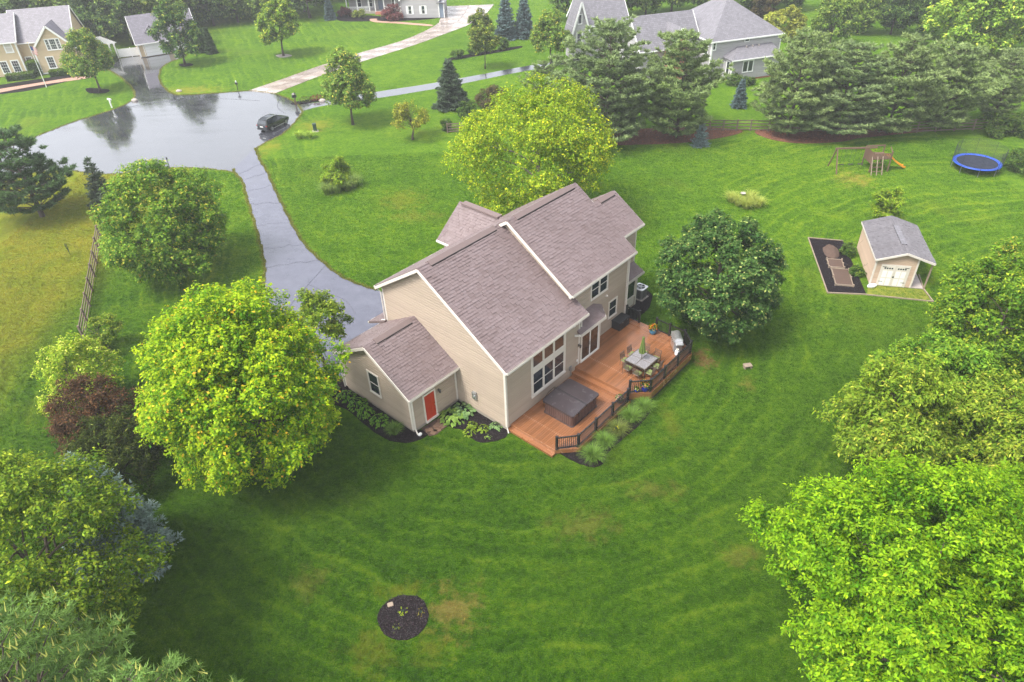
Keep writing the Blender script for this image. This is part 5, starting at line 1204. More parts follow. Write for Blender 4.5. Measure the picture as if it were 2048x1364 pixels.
def crown(name, seed, rx, ry, rz, zc, nclump, nleaf, leaf, cr, c0, c1, tip, tipfrac=.25, flat=.7, droop=.3, shape='round', lobes=7, lob=.24, low=-.75, inner=.12, up=.7, mat='leaf', jit=.16, loose=.03, sr=.36, tier=1.0, gain=1.0):
    """leaf masses on the crown surface > shoots on each mass > leaves on each shoot; young leaves (c1, tip) sit at shoot ends"""
    g = np.random.default_rng(seed)
    d = unit(g.normal(0, 1, (nclump * 3, 3))); d = d[d[:, 2] > low][:nclump]; m = len(d)
    L = unit(g.normal(0, 1, (lobes, 3)) + np.array([0, 0, .25])); st = g.uniform(.5, 1, lobes) * lob
    rad = 1 - lob * .7 + np.max(np.maximum(0, d @ L.T) ** 5 * st, axis=1) + g.normal(0, .04 + loose, m)
    rr = np.where(g.random(m) < inner, g.uniform(.3, .75, m), g.uniform(.8, .97, m)) * rad
    c = d * rr[:, None] * np.array([rx, ry, rz]); t = np.clip((c[:, 2] + rz) / (2 * rz), 0, 1)
    k = {'cone': 1.25 - .95 * t, 'egg': 1.12 - .35 * t, 'vase': .72 + .4 * t}.get(shape, np.ones(m))
    c[:, :2] *= k[:, None]; c[:, 2] += zc
    s = cr * g.uniform(.65, 1.35, m); o = unit(c - np.array([0, 0, zc - rz * .35]))
    n2 = np.maximum(3, (5.0 * (s / sr) ** 2 * .55).astype(int)); i1 = np.repeat(np.arange(m), n2); q = len(i1)
    v = unit(g.normal(0, 1, (q, 3)) + o[i1] * .75 + np.array([0, 0, .25])); e = c[i1] + v * (s[i1] * g.uniform(.72, 1.08, q))[:, None] * np.array([1, 1, flat])
    sd = unit(v + o[i1] * .5 + np.array([0, 0, .55 - droop]) + g.normal(0, .25, (q, 3)))          # shoot direction
    per = max(3, int(nleaf / q)); idx = np.repeat(np.arange(q), per); n = len(idx)
    f = g.random(n); w = unit(g.normal(0, 1, (n, 3))) * (g.random((n, 1)) ** .6) * sr * np.array([1, 1, tier])
    P = e[idx] + sd[idx] * ((f - .75) * sr * 1.5)[:, None] + w * (1.05 - .6 * f)[:, None]
    P[:, 2] = np.maximum(P[:, 2], .12)
    ow = unit(sd[idx] + w / sr * .9); N, T = leaf_set(P, ow, g, up, .55, .4, droop)
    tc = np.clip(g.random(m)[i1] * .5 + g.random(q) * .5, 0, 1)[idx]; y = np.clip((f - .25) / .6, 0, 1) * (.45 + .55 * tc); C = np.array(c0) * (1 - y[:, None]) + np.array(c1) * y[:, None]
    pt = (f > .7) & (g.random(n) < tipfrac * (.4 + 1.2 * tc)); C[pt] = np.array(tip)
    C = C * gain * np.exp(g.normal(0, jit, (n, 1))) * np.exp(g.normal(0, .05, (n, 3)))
    Ls = leaf[0] * g.uniform(.45, 1.5, n); return quads_mesh(name, P, T, N, Ls, Ls * leaf[1] * g.uniform(.8, 1.2, n), C, M[mat]), c

def trunk_mesh(seed, h, r, targets, nl=14, bend=.25, mat='bark', z0=.35):
    rg = random.Random(seed); mb = MB(); pts = []; ra = []
    px = py = 0
    for k in range(7):
        t = k / 6; pts.append((px, py, h * t - (.1 if k == 0 else 0))); ra.append(r * (1.35 if k == 0 else 1.0) * (1 - .8 * t)); px += rg.uniform(-bend, bend) * .5; py += rg.uniform(-bend, bend) * .5
    mb.tube(pts, ra, 10)
    ids = list(range(len(targets))); rg.shuffle(ids)
    for i in ids[:nl]:
        tx = Vector(targets[i]); zz = max(h * z0, min(h * .95, tx.z - Vector((tx.x, tx.y, 0)).length * rg.uniform(.35, .7))); k = zz / h * 6; j = min(5, int(k)); a = Vector(pts[j]).lerp(Vector(pts[j + 1]), k - j)
        rr_ = r * (1 - .75 * zz / h) * .55; mid = a.lerp(tx, .5) + Vector((rg.uniform(-.3, .3), rg.uniform(-.3, .3), rg.uniform(0, .5)))
        mb.tube([a, a.lerp(mid, .5) + Vector((0, 0, .1)), mid, mid.lerp(tx, .6), tx], [rr_, rr_ * .8, rr_ * .6, rr_ * .38, .015], 6, cap=False)
        for q in range(2):
            b_ = mid.lerp(tx, rg.uniform(.1, .7)); e_ = b_ + Vector((rg.uniform(-1, 1), rg.uniform(-1, 1), rg.uniform(-.1, .9))) * .9; mb.tube([b_, b_.lerp(e_, .5), e_], [rr_ * .4, rr_ * .25, .01], 5, cap=False)
    return mb.mesh('trunk', M[mat], True)

def tree(name, label, xy, seed, h, r, zc, rz, nclump, nleaf, leaf, cr, c0, c1, tip, cat='tree', tr=.22, nl=14, group=None, mat='bark', ry=None, th=None, **kw):
    t = thing(name, label, cat, (xy[0], xy[1], 0), 0, group)
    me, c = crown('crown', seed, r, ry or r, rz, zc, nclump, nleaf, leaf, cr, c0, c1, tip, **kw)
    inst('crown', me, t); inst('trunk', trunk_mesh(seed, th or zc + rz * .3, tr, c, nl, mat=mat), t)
    return t

def conifer(name, label, xy, seed, h, r, col0, col1, style='spruce', cat='tree', group=None, dens=1.0, nd=(.22, .3), tipc=None, base=.3, tr=.16, rz=0.0, candle=0):
    g = np.random.default_rng(seed); P = []; D = []; cc = []; tb = MB()
    tb.tube([(0, 0, -.1), (0, 0, h * .5), (0, 0, h * .97)], [tr * 1.2, tr * .7, .02], 8)
    step = .34 if style == 'spruce' else .92; z = base; ph = g.uniform(0, 6.28, 3); asy = (.0 if style == 'spruce' else .16)
    while z < h * .985:
        f = 1 - z / h; Lm = r * (f ** .8 if style == 'spruce' else min(1, 1.35 * f ** .62) * (.75 + .25 * math.sin(min(1, z / h * 2.2) * 1.57))); nb = max(5, int((11 if style == 'spruce' else 8) * (.5 + .6 * f) * dens ** .5))
        a0 = g.uniform(0, 6.28); Lm *= g.uniform(1 - asy * 2.2, 1 + asy)
        for b in range(nb):
            a = a0 + 6.283 * b / nb + g.normal(0, .18); L = Lm * g.uniform(.72, 1.12) * (1 + asy * (math.sin(a + ph[0]) + .7 * math.sin(2 * a + ph[1] + z * .8))) + .12; o = np.array([math.cos(a), math.sin(a), 0]); sd_ = np.array([-o[1], o[0], 0])
            rise = (-.18 if style == 'spruce' else .12) * (1.2 - z / h) + (.25 * z / h); zz = z + g.normal(0, .08)
            curve = lambda s: np.array([0, 0, zz + rise * L * s + (.16 if style == 'spruce' else .22) * L * s * s]) + o * L * s
            tb.tube([tuple(curve(0)), tuple(curve(.5)), tuple(curve(.95))], [.02 + .012 * L, .012 + .006 * L, .006], 4, cap=False)
            if style == 'spruce':
                ns = max(2, int(L / .16 * dens ** .5))
                for k in range(ns):
                    s = (k + .6) / ns; w = .32 * L * (1 - s * .75) + .08; p = curve(s)
                    for sg in (-1, 1):
                        nt = max(1, int(w / .14))
                        for q in range(nt):
                            x = (q + .4) / nt; P.append(p + sd_ * sg * w * x + o * w * x * .5 - np.array([0, 0, .07 * w * x])); D.append(o * .75 + sd_ * sg * .6); cc.append(s * .6 + x * .4)
                    P.append(p); D.append(o + np.array([0, 0, .2])); cc.append(s)
            else:
                nt = max(2, int(L * 2.0 * dens))
                for k in range(nt):
                    s = g.uniform(.3, 1.02) ** .8; w = .34 * L * g.uniform(-1, 1) * (1.1 - s * .6); P.append(curve(s) + sd_ * w + np.array([0, 0, g.uniform(-.04, .12)])); D.append(o * .7 + sd_ * np.sign(w) * .35 + np.array([0, 0, .75])); cc.append(s)
        z += step * g.uniform(.8, 1.2)
    P = np.array(P); D = unit(np.array(D)); cc = np.array(cc); per = 3 if style == 'spruce' else 26
    n = len(P); idx = np.repeat(np.arange(n), per); m = len(idx)
    if style == 'spruce': T = unit(D[idx] + g.normal(0, .38, (m, 3))); Q = P[idx] + g.normal(0, .05, (m, 3))
    else: T = unit(D[idx] * .6 + unit(g.normal(0, 1, (m, 3))) * np.array([.9, .9, .55])); Q = P[idx] + g.normal(0, .08, (m, 3)) * np.array([1, 1, .5])
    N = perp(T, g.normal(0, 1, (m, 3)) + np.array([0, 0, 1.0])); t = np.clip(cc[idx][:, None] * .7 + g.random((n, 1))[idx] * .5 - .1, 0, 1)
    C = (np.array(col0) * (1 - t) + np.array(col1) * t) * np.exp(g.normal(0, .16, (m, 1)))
    L = nd[0] * g.uniform(.7, 1.3, m)
    if candle:
        ci = g.choice(m, candle, replace=False); T[ci] = unit(np.array([0, 0, 1.0]) + g.normal(0, .25, (candle, 3))); N[ci] = perp(T[ci], g.normal(0, 1, (candle, 3))); C[ci] = np.array(tipc) * g.uniform(.8, 1.2, (candle, 1)); L[ci] = nd[0] * 1.5; Q[ci, 2] += .15
    Q[:, 2] = np.maximum(Q[:, 2], .05)
    t_ = thing(name, label, cat, (xy[0], xy[1], 0), rz, group)
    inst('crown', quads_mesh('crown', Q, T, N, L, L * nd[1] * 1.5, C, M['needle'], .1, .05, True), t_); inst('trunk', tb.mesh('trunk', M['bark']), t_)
    return t_
def again(src, label, xy, rz, s, group=None, sz=None):
    c = copy_tree(src); c.location = (xy[0], xy[1], 0); c.rotation_euler = (0, 0, rz); c.scale = (s, s, sz or s); c['label'] = label
    if group: c['group'] = group
    return c

# --- near trees
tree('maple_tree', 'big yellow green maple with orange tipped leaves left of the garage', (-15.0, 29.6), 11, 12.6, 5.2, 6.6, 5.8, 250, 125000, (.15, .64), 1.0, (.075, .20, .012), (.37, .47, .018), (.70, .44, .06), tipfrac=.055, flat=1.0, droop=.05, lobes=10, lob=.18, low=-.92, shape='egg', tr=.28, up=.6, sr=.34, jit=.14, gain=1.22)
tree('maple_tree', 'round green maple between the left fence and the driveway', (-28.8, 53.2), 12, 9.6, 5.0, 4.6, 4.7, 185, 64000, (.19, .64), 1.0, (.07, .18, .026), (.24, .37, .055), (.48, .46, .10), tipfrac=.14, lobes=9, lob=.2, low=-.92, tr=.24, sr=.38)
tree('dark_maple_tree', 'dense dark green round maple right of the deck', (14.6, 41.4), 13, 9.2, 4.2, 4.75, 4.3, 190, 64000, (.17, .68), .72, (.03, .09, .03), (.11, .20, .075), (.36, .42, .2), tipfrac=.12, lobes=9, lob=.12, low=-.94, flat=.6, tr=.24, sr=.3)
tree('river_birch', 'large lobed yellow green birch behind the house roof', (3.1, 59.6), 14, 12.3, 7.3, 7.0, 5.3, 150, 74000, (.2, .5), 1.45, (.12, .22, .018), (.35, .44, .03), (.55, .54, .04), tipfrac=.2, lobes=9, lob=.36, low=-.88, droop=.55, up=.45, flat=1.0, tr=.3, mat='bark_pale', sr=.42, gain=1.15)
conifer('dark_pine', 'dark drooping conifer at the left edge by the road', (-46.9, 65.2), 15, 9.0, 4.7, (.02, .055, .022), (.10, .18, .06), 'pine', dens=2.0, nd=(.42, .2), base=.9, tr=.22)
tree('lilac_bush', 'bright yellow green shrub at the end of the left fence', (-28.2, 35.3), 16, 5.2, 2.25, 2.9, 2.5, 60, 17000, (.15, .55), .7, (.15, .27, .02), (.42, .52, .05), (.66, .68, .22), cat='shrub', tipfrac=.3, flat=.9, tr=.1, low=-.9, sr=.26)
tree('purple_shrub', 'dark purple brown leaved shrub beside the big maple', (-25.4, 32.0), 17, 5.2, 2.7, 2.6, 2.5, 80, 20000, (.13, .5), .65, (.045, .024, .018), (.12, .06, .045), (.2, .1, .07), cat='shrub', tipfrac=.2, tr=.1, low=-.9, jit=.25, sr=.24)
tree('juniper_shrub', 'feathery dark olive juniper below the purple shrub', (-23.0, 28.6), 18, 4.8, 2.6, 2.0, 2.5, 70, 20000, (.2, .24), .65, (.03, .05, .016), (.085, .12, .03), (.16, .19, .05), cat='shrub', tipfrac=.2, flat=1.2, droop=-.6, tr=.1, low=-.6, up=.2, mat='needle', sr=.26)
tree('olive_tree', 'broad olive green tree at the lower left edge', (-20.9, 18.6), 19, 11.2, 4.9, 6.4, 4.8, 175, 72000, (.15, .5), .95, (.055, .12, .016), (.21, .29, .028), (.36, .42, .05), tipfrac=.08, lobes=11, lob=.3, low=-.95, tr=.26, jit=.22, sr=.3, gain=1.2)
conifer('blue_spruce', 'silvery blue spruce behind the olive tree at lower left', (-20.9, 23.4), 20, 7.7, 2.6, (.08, .13, .12), (.33, .43, .40), dens=1.0, nd=(.2, .32), tr=.16)
conifer('white_pine', 'feathery pine with yellow candles in the bottom left corner', (-17.3, 12.2), 21, 12.6, 3.9, (.06, .14, .03), (.20, .33, .075), 'pine', dens=2.6, nd=(.27, .1), tipc=(.6, .6, .16), candle=900, base=3.0, tr=.2)
conifer('white_pine', 'smaller feathery pine at the bottom edge right of the corner pine', (-13.2, 12.2), 22, 8.6, 2.6, (.06, .14, .03), (.19, .32, .07), 'pine', dens=2.6, nd=(.26, .1), tipc=(.6, .6, .16), candle=350, base=2.5, tr=.14)
tree('lime_tree', 'bright lime green spreading tree in the bottom right corner', (14.9, 14.9), 23, 12, 5.9, 7.0, 3.9, 200, 128000, (.15, .46), 1.0, (.08, .21, .010), (.28, .46, .018), (.36, .53, .03), tipfrac=.12, tier=.42, lobes=13, lob=.36, low=-.6, flat=.6, droop=.45, up=.85, tr=.2, loose=.07, sr=.46, inner=.15, nl=10)
tree('lime_tree', 'second lime green tree at the right edge behind the corner one', (21.8, 17.8), 24, 8, 4.2, 5.2, 2.9, 90, 42000, (.19, .46), 1.0, (.08, .20, .010), (.26, .43, .018), (.34, .5, .03), tipfrac=.12, tier=.42, lobes=8, lob=.3, low=-.6, flat=.6, droop=.45, tr=.2, sr=.36)
tree('yellowing_tree', 'pale yellow tipped tree left of the green thicket on the right', (19.9, 26.4), 25, 8.6, 2.9, 4.9, 3.9, 80, 36000, (.19, .4), .85, (.11, .20, .025), (.28, .38, .05), (.46, .47, .10), tipfrac=.14, lobes=8, lob=.36, low=-.7, droop=.5, flat=.6, tr=.16, shape='egg', loose=.06, sr=.32, gain=1.1)
tree('yellowing_tree', 'pale yellow tipped tree at the right edge above the lime tree', (26.0, 26.2), 26, 7, 3.0, 4.2, 2.9, 70, 32000, (.19, .4), .85, (.11, .20, .025), (.29, .38, .05), (.46, .47, .10), tipfrac=.14, lobes=8, lob=.34, low=-.7, droop=.5, flat=.6, tr=.16, loose=.05, sr=.32, gain=1.1)
tree('green_tree', 'mid green tree between the two yellow tipped trees', (24.4, 30.6), 27, 6.8, 2.9, 3.8, 2.9, 70, 30000, (.19, .48), .85, (.07, .18, .024), (.22, .37, .045), (.34, .46, .06), tipfrac=.2, lobes=8, lob=.3, droop=.45, flat=.6, tr=.16, sr=.34, gain=1.1)
tree('green_tree', 'tall dark green tree at the right edge below the shed lawn', (30.4, 34.6), 28, 9, 3.6, 5.0, 4.1, 95, 40000, (.19, .48), .9, (.06, .15, .018), (.20, .32, .035), (.36, .44, .05), tipfrac=.18, lobes=9, lob=.3, droop=.45, flat=.65, tr=.2, sr=.34, gain=1.1)
tree('green_tree', 'leafy tree cut by the right edge beside the shed lawn', (34.8, 40.2), 29, 7, 2.7, 3.8, 3.1, 60, 20000, (.2, .5), .85, (.06, .15, .02), (.21, .33, .04), (.45, .4, .09), tipfrac=.16, lobes=8, lob=.3, tr=.16, sr=.34, gain=1.1)
tree('small_tree', 'small open branched tree beside the driveway behind the big maple', (-13.3, 38.9), 30, 6.3, 2.2, 3.8, 2.3, 48, 9500, (.17, .55), .5, (.09, .18, .02), (.24, .33, .04), (.38, .42, .08), tipfrac=.2, lobes=7, lob=.4, tr=.12, loose=.08, sr=.28)
tree('small_shrub', 'little green shrub at the bottom of the left fence', (-30.0, 42.2), 31, 2.6, 1.3, 1.4, 1.2, 26, 6000, (.14, .55), .45, (.09, .17, .02), (.22, .31, .04), (.38, .4, .08), cat='shrub', tr=.06, sr=.24)
conifer('thin_spruce', 'thin dark conifer behind the round green maple', (-41.0, 66.6), 32, 5.2, 1.5, (.04, .07, .04), (.11, .15, .09), dens=.7, nd=(.26, .36))

# --- middle distance
mt = tree('young_maple', 'airy green maple on the verge right of the parked car', (-19.2, 88.4), 33, 9.4, 3.5, 5.6, 4.2, 115, 22000, (.25, .6), .8, (.07, .13, .03), (0.18, 0.285, 0.0675), (0.39, 0.36, 0.105), tipfrac=.2, shape='cone', lobes=8, lob=.25, low=-.8, tr=.16, sr=0.5, gain=1.35)
rt = tree('round_tree', 'round bright green tree on the far lawn with pale ring at its foot', (-36.2, 122.7), 34, 8.8, 3.3, 5.2, 3.8, 70, 14000, (.32, .6), .8, (.06, .115, .022), (0.18, 0.27, 0.045), (0.39, 0.42, 0.09), tipfrac=.2, shape='egg', lobes=8, lob=.2, low=-.8, tr=.18, sr=0.55, gain=1.45)
dt = tree('round_tree', 'dense dark green tree before the detached garage', (-51.5, 119.5), 35, 9, 3.5, 4.9, 4.0, 70, 14000, (.32, .6), .8, (.03, .08, .026), (0.105, 0.195, 0.06), (0.3, 0.33, 0.09), tipfrac=.14, shape='egg', lobes=8, lob=.22, low=-.85, tr=.18, sr=0.55, gain=1.2)
again(mt, 'upright olive tree in front of the tan neighbour house', (-59.7, 107.0), 2.1, .92, sz=.95)
yt = tree('yellow_bush', 'thin yellow green multi stemmed tree on the front lawn', (-11.0, 82.4), 36, 4.5, 2.2, 2.7, 1.9, 40, 4200, (.2, .45), .5, (.15, .17, .03), (0.36, 0.375, 0.06), (0.51, 0.495, 0.09), tipfrac=.3, lobes=7, lob=.25, tr=.14, nl=24, th=2.2, loose=.06, sr=0.4)
pt = tree('slender_tree', 'slender tree between the two long drives', (-2.5, 110.7), 37, 6.5, 2.1, 4.3, 2.4, 45, 7500, (.26, .55), .6, (.075, .12, .03), (0.195, 0.27, 0.0675), (0.42, 0.42, 0.12), tipfrac=.22, shape='egg', tr=.09, sr=0.45)
again(mt, 'leafy green tree left of the grey house and pines', (7.6, 111.5), 4.0, .86); again(pt, 'slender tree beside the top of the concrete drive', (-3.2, 126.5), 1.0, .8)
conifer('spruce', 'dark open spruce on the lawn below the long drive', (-6.8, 93.6), 38, 6.3, 2.3, (.035, .07, .04), (.09, .13, .075), dens=1.1, nd=(.3, .34))
bs = conifer('blue_spruce', 'left of two blue spruces at the top of the far lawn', (1.0, 128.2), 39, 7.0, 1.9, (.05, .09, .09), (.17, .25, .26), dens=1.0, nd=(.34, .4))
again(bs, 'right of two blue spruces at the top of the far lawn', (4.2, 128.7), 2, .95); again(bs, 'small blue spruce half hidden by pines below the grey house', (30.3, 89.3), 1.1, .52)
conifer('blue_spruce', 'little blue spruce at the lawn edge before the pine fence', (22.4, 77.1), 40, 2.5, 1.05, (.07, .12, .12), (.22, .31, .30), dens=1.3, nd=(.15, .4), base=.12, tr=.06)
again(bs, 'blue spruce at the top left lawn behind the round tree', (-33.0, 148), 3.0, .6)
pA = conifer('white_pine', 'tallest pine at the left end of the pine row', (11.8, 78.8), 41, 13.4, 6.3, (.04, .09, .04), (.25, .33, .13), 'pine', dens=2.4, nd=(.4, .2), base=.7, group='pine row')
pB = conifer('white_pine', 'second pine from the left, over the mulched fence corner', (20.2, 79.6), 42, 12.0, 5.7, (.04, .09, .038), (.27, .36, .12), 'pine', dens=2.4, nd=(.4, .2), base=.7, group='pine row')
pC = conifer('white_pine', 'third pine, right of the gap by the blue spruce', (33.0, 78.9), 44, 11.2, 5.0, (.04, .09, .036), (.27, .35, .125), 'pine', dens=2.2, nd=(.4, .2), base=.6, group='pine row'); again(pA, 'fourth pine, behind the swing beam', (38.8, 79.2), 2.6, .88, 'pine row', .76); again(pC, 'fifth pine, behind the slide', (44.4, 78.4), 4.0, .96, 'pine row', .95); again(pB, 'last pine at the right end above the trampoline', (50.8, 78.9), 5.1, .92, 'pine row', .80)
again(pC, 'pine at the far right edge beyond the trampoline', (58.5, 81.5), 1.2, .7, 'pine row'); again(pB, 'small dark pine left of the pine row', (5.4, 91.2), .7, .52)
aw = conifer('arborvitae', 'taller arborvitae beside the detached garage', (-51.0, 127.2), 43, 5.0, 1.0, (.03, .075, .03), (.075, .13, .045), dens=1.6, nd=(.3, .4), base=.1); again(aw, 'shorter arborvitae beside the detached garage', (-49.2, 126.0), 1, .85)
# shrubs and hedges by the houses
def shrub(name, label, xy, seed, r, h, c0, c1, tip, n=2600, leaf=(.2, .55), tf=.2, group=None, ry=None):
    t = thing(name, label, 'shrub', (*xy, 0), 0, group); me, c = crown('foliage', seed, r, ry or r, h * .5, h * .52, 22, n, leaf, min(r, h) * .4, c0, tuple(1.45 * q for q in c1), tip, tf, low=-.95, lobes=6, lob=.2, sr=.16 + .1 * min(r, h)); inst('foliage', me, t)
    inst('stem', trunk_mesh(seed, h * .6, .05, c, 7), t); return t
shrub('purple_bush', 'rounded wine red bush beside the grey house porch', (-20.3, 146.0), 51, 1.9, 2.2, (.10, .03, .06), (.17, .06, .10), (.22, .09, .13), 4000, (.3, .5)); shrub('purple_bush', 'small wine red bush at the porch corner', (-30.6, 150.4), 52, 1.2, 1.4, (.07, .025, .05), (.13, .05, .08), (.18, .08, .1), 2000, (.3, .5))
shrub('bush', 'yellow green bush before the white porch', (-27.6, 149), 53, 1.2, 1.2, (.12, .16, .03), (.2, .25, .05), (.3, .33, .08), 1800, (.3, .5))
G1, G2, GT = (.04, .09, .025), (.085, .15, .04), (.15, .21, .05)
for k, (x, y, r, h, lab) in enumerate(((-7.1, 85.0, .6, 1.4, 'small round bush by the short rail fence'), (-4.6, 88.7, 1.0, 2.2, 'upright bush behind the birch crown, left one'), (-1.5, 93.0, 1.8, 2.2, 'brown twiggy bush behind the birch crown'), (-7.0, 117.2, .9, 1.2, 'low bush at the left end of the far planting strip'), (-4.4, 119.0, .9, 2.0, 'middle rounded bush in the far planting strip'), (-2.6, 120.0, 1.0, 2.2, 'tallest bush in the far planting strip'), (.4, 121.6, .9, 1.8, 'right end bush in the far planting strip'), (32.4, 98.6, 1.3, 1.3, 'bush at the corner of the big grey house'), (34.0, 98.0, .9, .9, 'low bush before the grey house addition'), (47.0, 122.4, 2.6, 4.0, 'pale yellow flowering tree right of the grey house'), (46.2, 131, 2.3, 5.5, 'bare brownish tree behind the grey house'), (53.2, 66.9, 1.7, 1.9, 'bush cut by the right edge beside the trampoline'), (34.4, 57.0, 1.2, 3.4, 'young bright green tree behind the shed roof'), (28.9, 51.6, .5, 1.0, 'weedy bush along the left wall of the shed'), (28.3, 48.4, .4, .7, 'leafy weed at the shed corner by the garden plot'), (-17.7, 69.6, 1.5, 3.0, 'small bright tree in the tall grass bed'))):
    c0, c1, ct = (G1, G2, GT)
    if 'brown twiggy' in lab or 'brownish' in lab: c0, c1, ct = (.06, .05, .035), (.10, .085, .055), (.14, .10, .06)
    if 'pale yellow' in lab: c0, c1, ct = (.16, .19, .05), (.30, .33, .08), (.5, .5, .18)
    if 'bright' in lab: c0, c1, ct = (.11, .19, .02), (.2, .3, .03), (.34, .4, .06)
    shrub('bush' if 'tree' not in lab else 'small_tree', lab, (x, y), 60 + k, r, h, c0, c1, ct, int(1300 * r * h) + 900, (.2, .5) if r < 2 else (.32, .5))
for k, (x, y, w, d, h, lab) in enumerate(((-66.0, 123.3, 1.7, .8, 1.1, 'clipped box hedge by the white arbour'), (-75.6, 114.8, 1.9, .6, 1.0, 'low clipped hedge under the left neighbour windows'), (-70.2, 116.2, 1.3, .6, .9, 'row of low shrubs under the front gable'), (-67.6, 116.9, 1.2, .6, .8, 'right hand low shrubs under the front gable'), (-74.2, 117.0, .8, .8, 2.2, 'tall green shrub in the corner of the tan house'))):
    g = np.random.default_rng(80 + k); n = 3500; u_ = g.uniform(-1, 1, (n, 3)); ax = g.integers(0, 3, n); sg = np.sign(u_[np.arange(n), ax]); u_[np.arange(n), ax] = sg * g.uniform(.85, 1, n); u_[:, 2] = (u_[:, 2] + 1) / 2
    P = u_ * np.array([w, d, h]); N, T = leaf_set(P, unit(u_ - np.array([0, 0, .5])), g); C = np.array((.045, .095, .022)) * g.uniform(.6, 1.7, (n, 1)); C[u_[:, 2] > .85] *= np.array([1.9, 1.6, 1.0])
    t = thing('hedge', lab, 'hedge', (x, y, 0), math.radians(16)); inst('foliage', quads_mesh('foliage', P, T, N, .2, .13, C, M['leaf']), t); inst('stem', MB().tube([(0, 0, 0), (0, 0, h * .8)], .06, 6).mesh('stem', M['bark']), t)
# --- woods along the top of the picture
f1 = tree('woodland_tree', 'wood edge tree', (-98, 150), 91, 12, 5.0, 6.4, 5.6, 75, 11000, (.46, .6), 1.3, (.035, .08, .028), (0.128, 0.21, 0.0675), (0.225, 0.3, 0.09), lobes=8, lob=.28, low=-.92, tr=.25, sr=0.85, gain=1.2)
f2 = tree('woodland_tree', 'wood edge tree', (-88, 151), 92, 13, 4.6, 6.8, 6.2, 70, 11000, (.46, .6), 1.3, (.03, .07, .03), (0.0975, 0.173, 0.0675), (0.18, 0.255, 0.09), lobes=8, lob=.26, low=-.92, tr=.25, sr=0.85, gain=1.2)
f3 = tree('woodland_tree', 'wood edge tree', (-79, 149), 93, 10, 4.4, 5.2, 4.8, 65, 9000, (.46, .6), 1.2, (.06, .115, .03), (0.188, 0.277, 0.075), (0.3, 0.375, 0.12), lobes=8, lob=.3, low=-.92, tr=.22, sr=0.85, gain=1.2)
rg = random.Random(77); P_ = [f1, f2, f3]; WL = 'leafy tree in the dense wood behind the neighbour houses'; WG = 'trees of the wood behind the houses'
for f, kd in zip(P_, ('mid green leafy tree', 'dark green leafy tree', 'pale green leafy tree')): f['label'] = kd + ' at the front edge of the wood behind the neighbour houses'; f['group'] = WG
spots = []
KINDS = ['mid green leafy tree', 'dark green leafy tree', 'pale green leafy tree']
for k in range(17): spots.append((-104 + k * 4.1 + rg.uniform(-1, 1), 142 + (5 if k > 10 else 0) + abs(k - 8) * .25 + rg.uniform(-1.5, 2)))
for k in range(15): spots.append((-112 + k * 5.2 + rg.uniform(-2, 2), 153 + rg.uniform(-2, 3)))
for k in range(15): spots.append((-120 + k * 7.2 + rg.uniform(-2, 2), 166 + rg.uniform(-3, 4)))
spots += [(-66, 134.5), (-61, 136), (-71.5, 136.5), (-77, 138), (-83, 138.5)]
for k, q in enumerate(spots):
    j = rg.randrange(3); row = 'at the back of' if q[1] > 160 else 'in the middle of' if q[1] > 149.5 else 'at the front edge of'
    again(P_[j], KINDS[j] + ' ' + row + ' the wood behind the neighbour houses', q, rg.uniform(0, 6.28), rg.uniform(.72, 1.05), WG)
RL, RGp = 'leafy tree in the far row behind the big grey house', 'trees behind the big grey house'
for k in range(9):
    j = rg.randrange(3); again(P_[j], KINDS[j] + ' in the far row behind the big grey house', (14 + k * 4.6 + rg.uniform(-1, 1), 141 + rg.uniform(-2, 4)), rg.uniform(0, 6), rg.uniform(.65, .9), RGp)
again(f3, 'olive tree on the far right lawn, left of a pair', (52.2, 116.0), 1.0, .72); again(f3, 'paler tree on the far right lawn, right of a pair', (59.6, 123.0), 3.0, .66)
HL, HG = 'dark tree of the far hedgerow on the right', 'dark hedgerow at the top right'
for k, q in enumerate(((64.5, 121.5), (69, 118.5), (61, 135), (55, 141), (50, 145), (67, 133), (73, 127), (44, 148), (79, 121))): again(f2, HL, q, k * 1.3, .62, HG)
bt = tree('bright_tree', 'broad bright green tree in the top right corner', (70.5, 108.6), 95, 10, 6.6, 5.0, 5.0, 90, 17000, (.42, .6), 1.3, (.075, .14, .03), (0.21, 0.323, 0.06), (0.39, 0.45, 0.09), lobes=9, lob=.3, low=-.92, tr=.26, sr=0.8, gain=1.45)
again(bt, 'second bright tree in the top right corner', (80.5, 106), 2, .85); again(bt, 'bright tree cut by the right edge behind the pines', (76, 96.5), 4, .5)

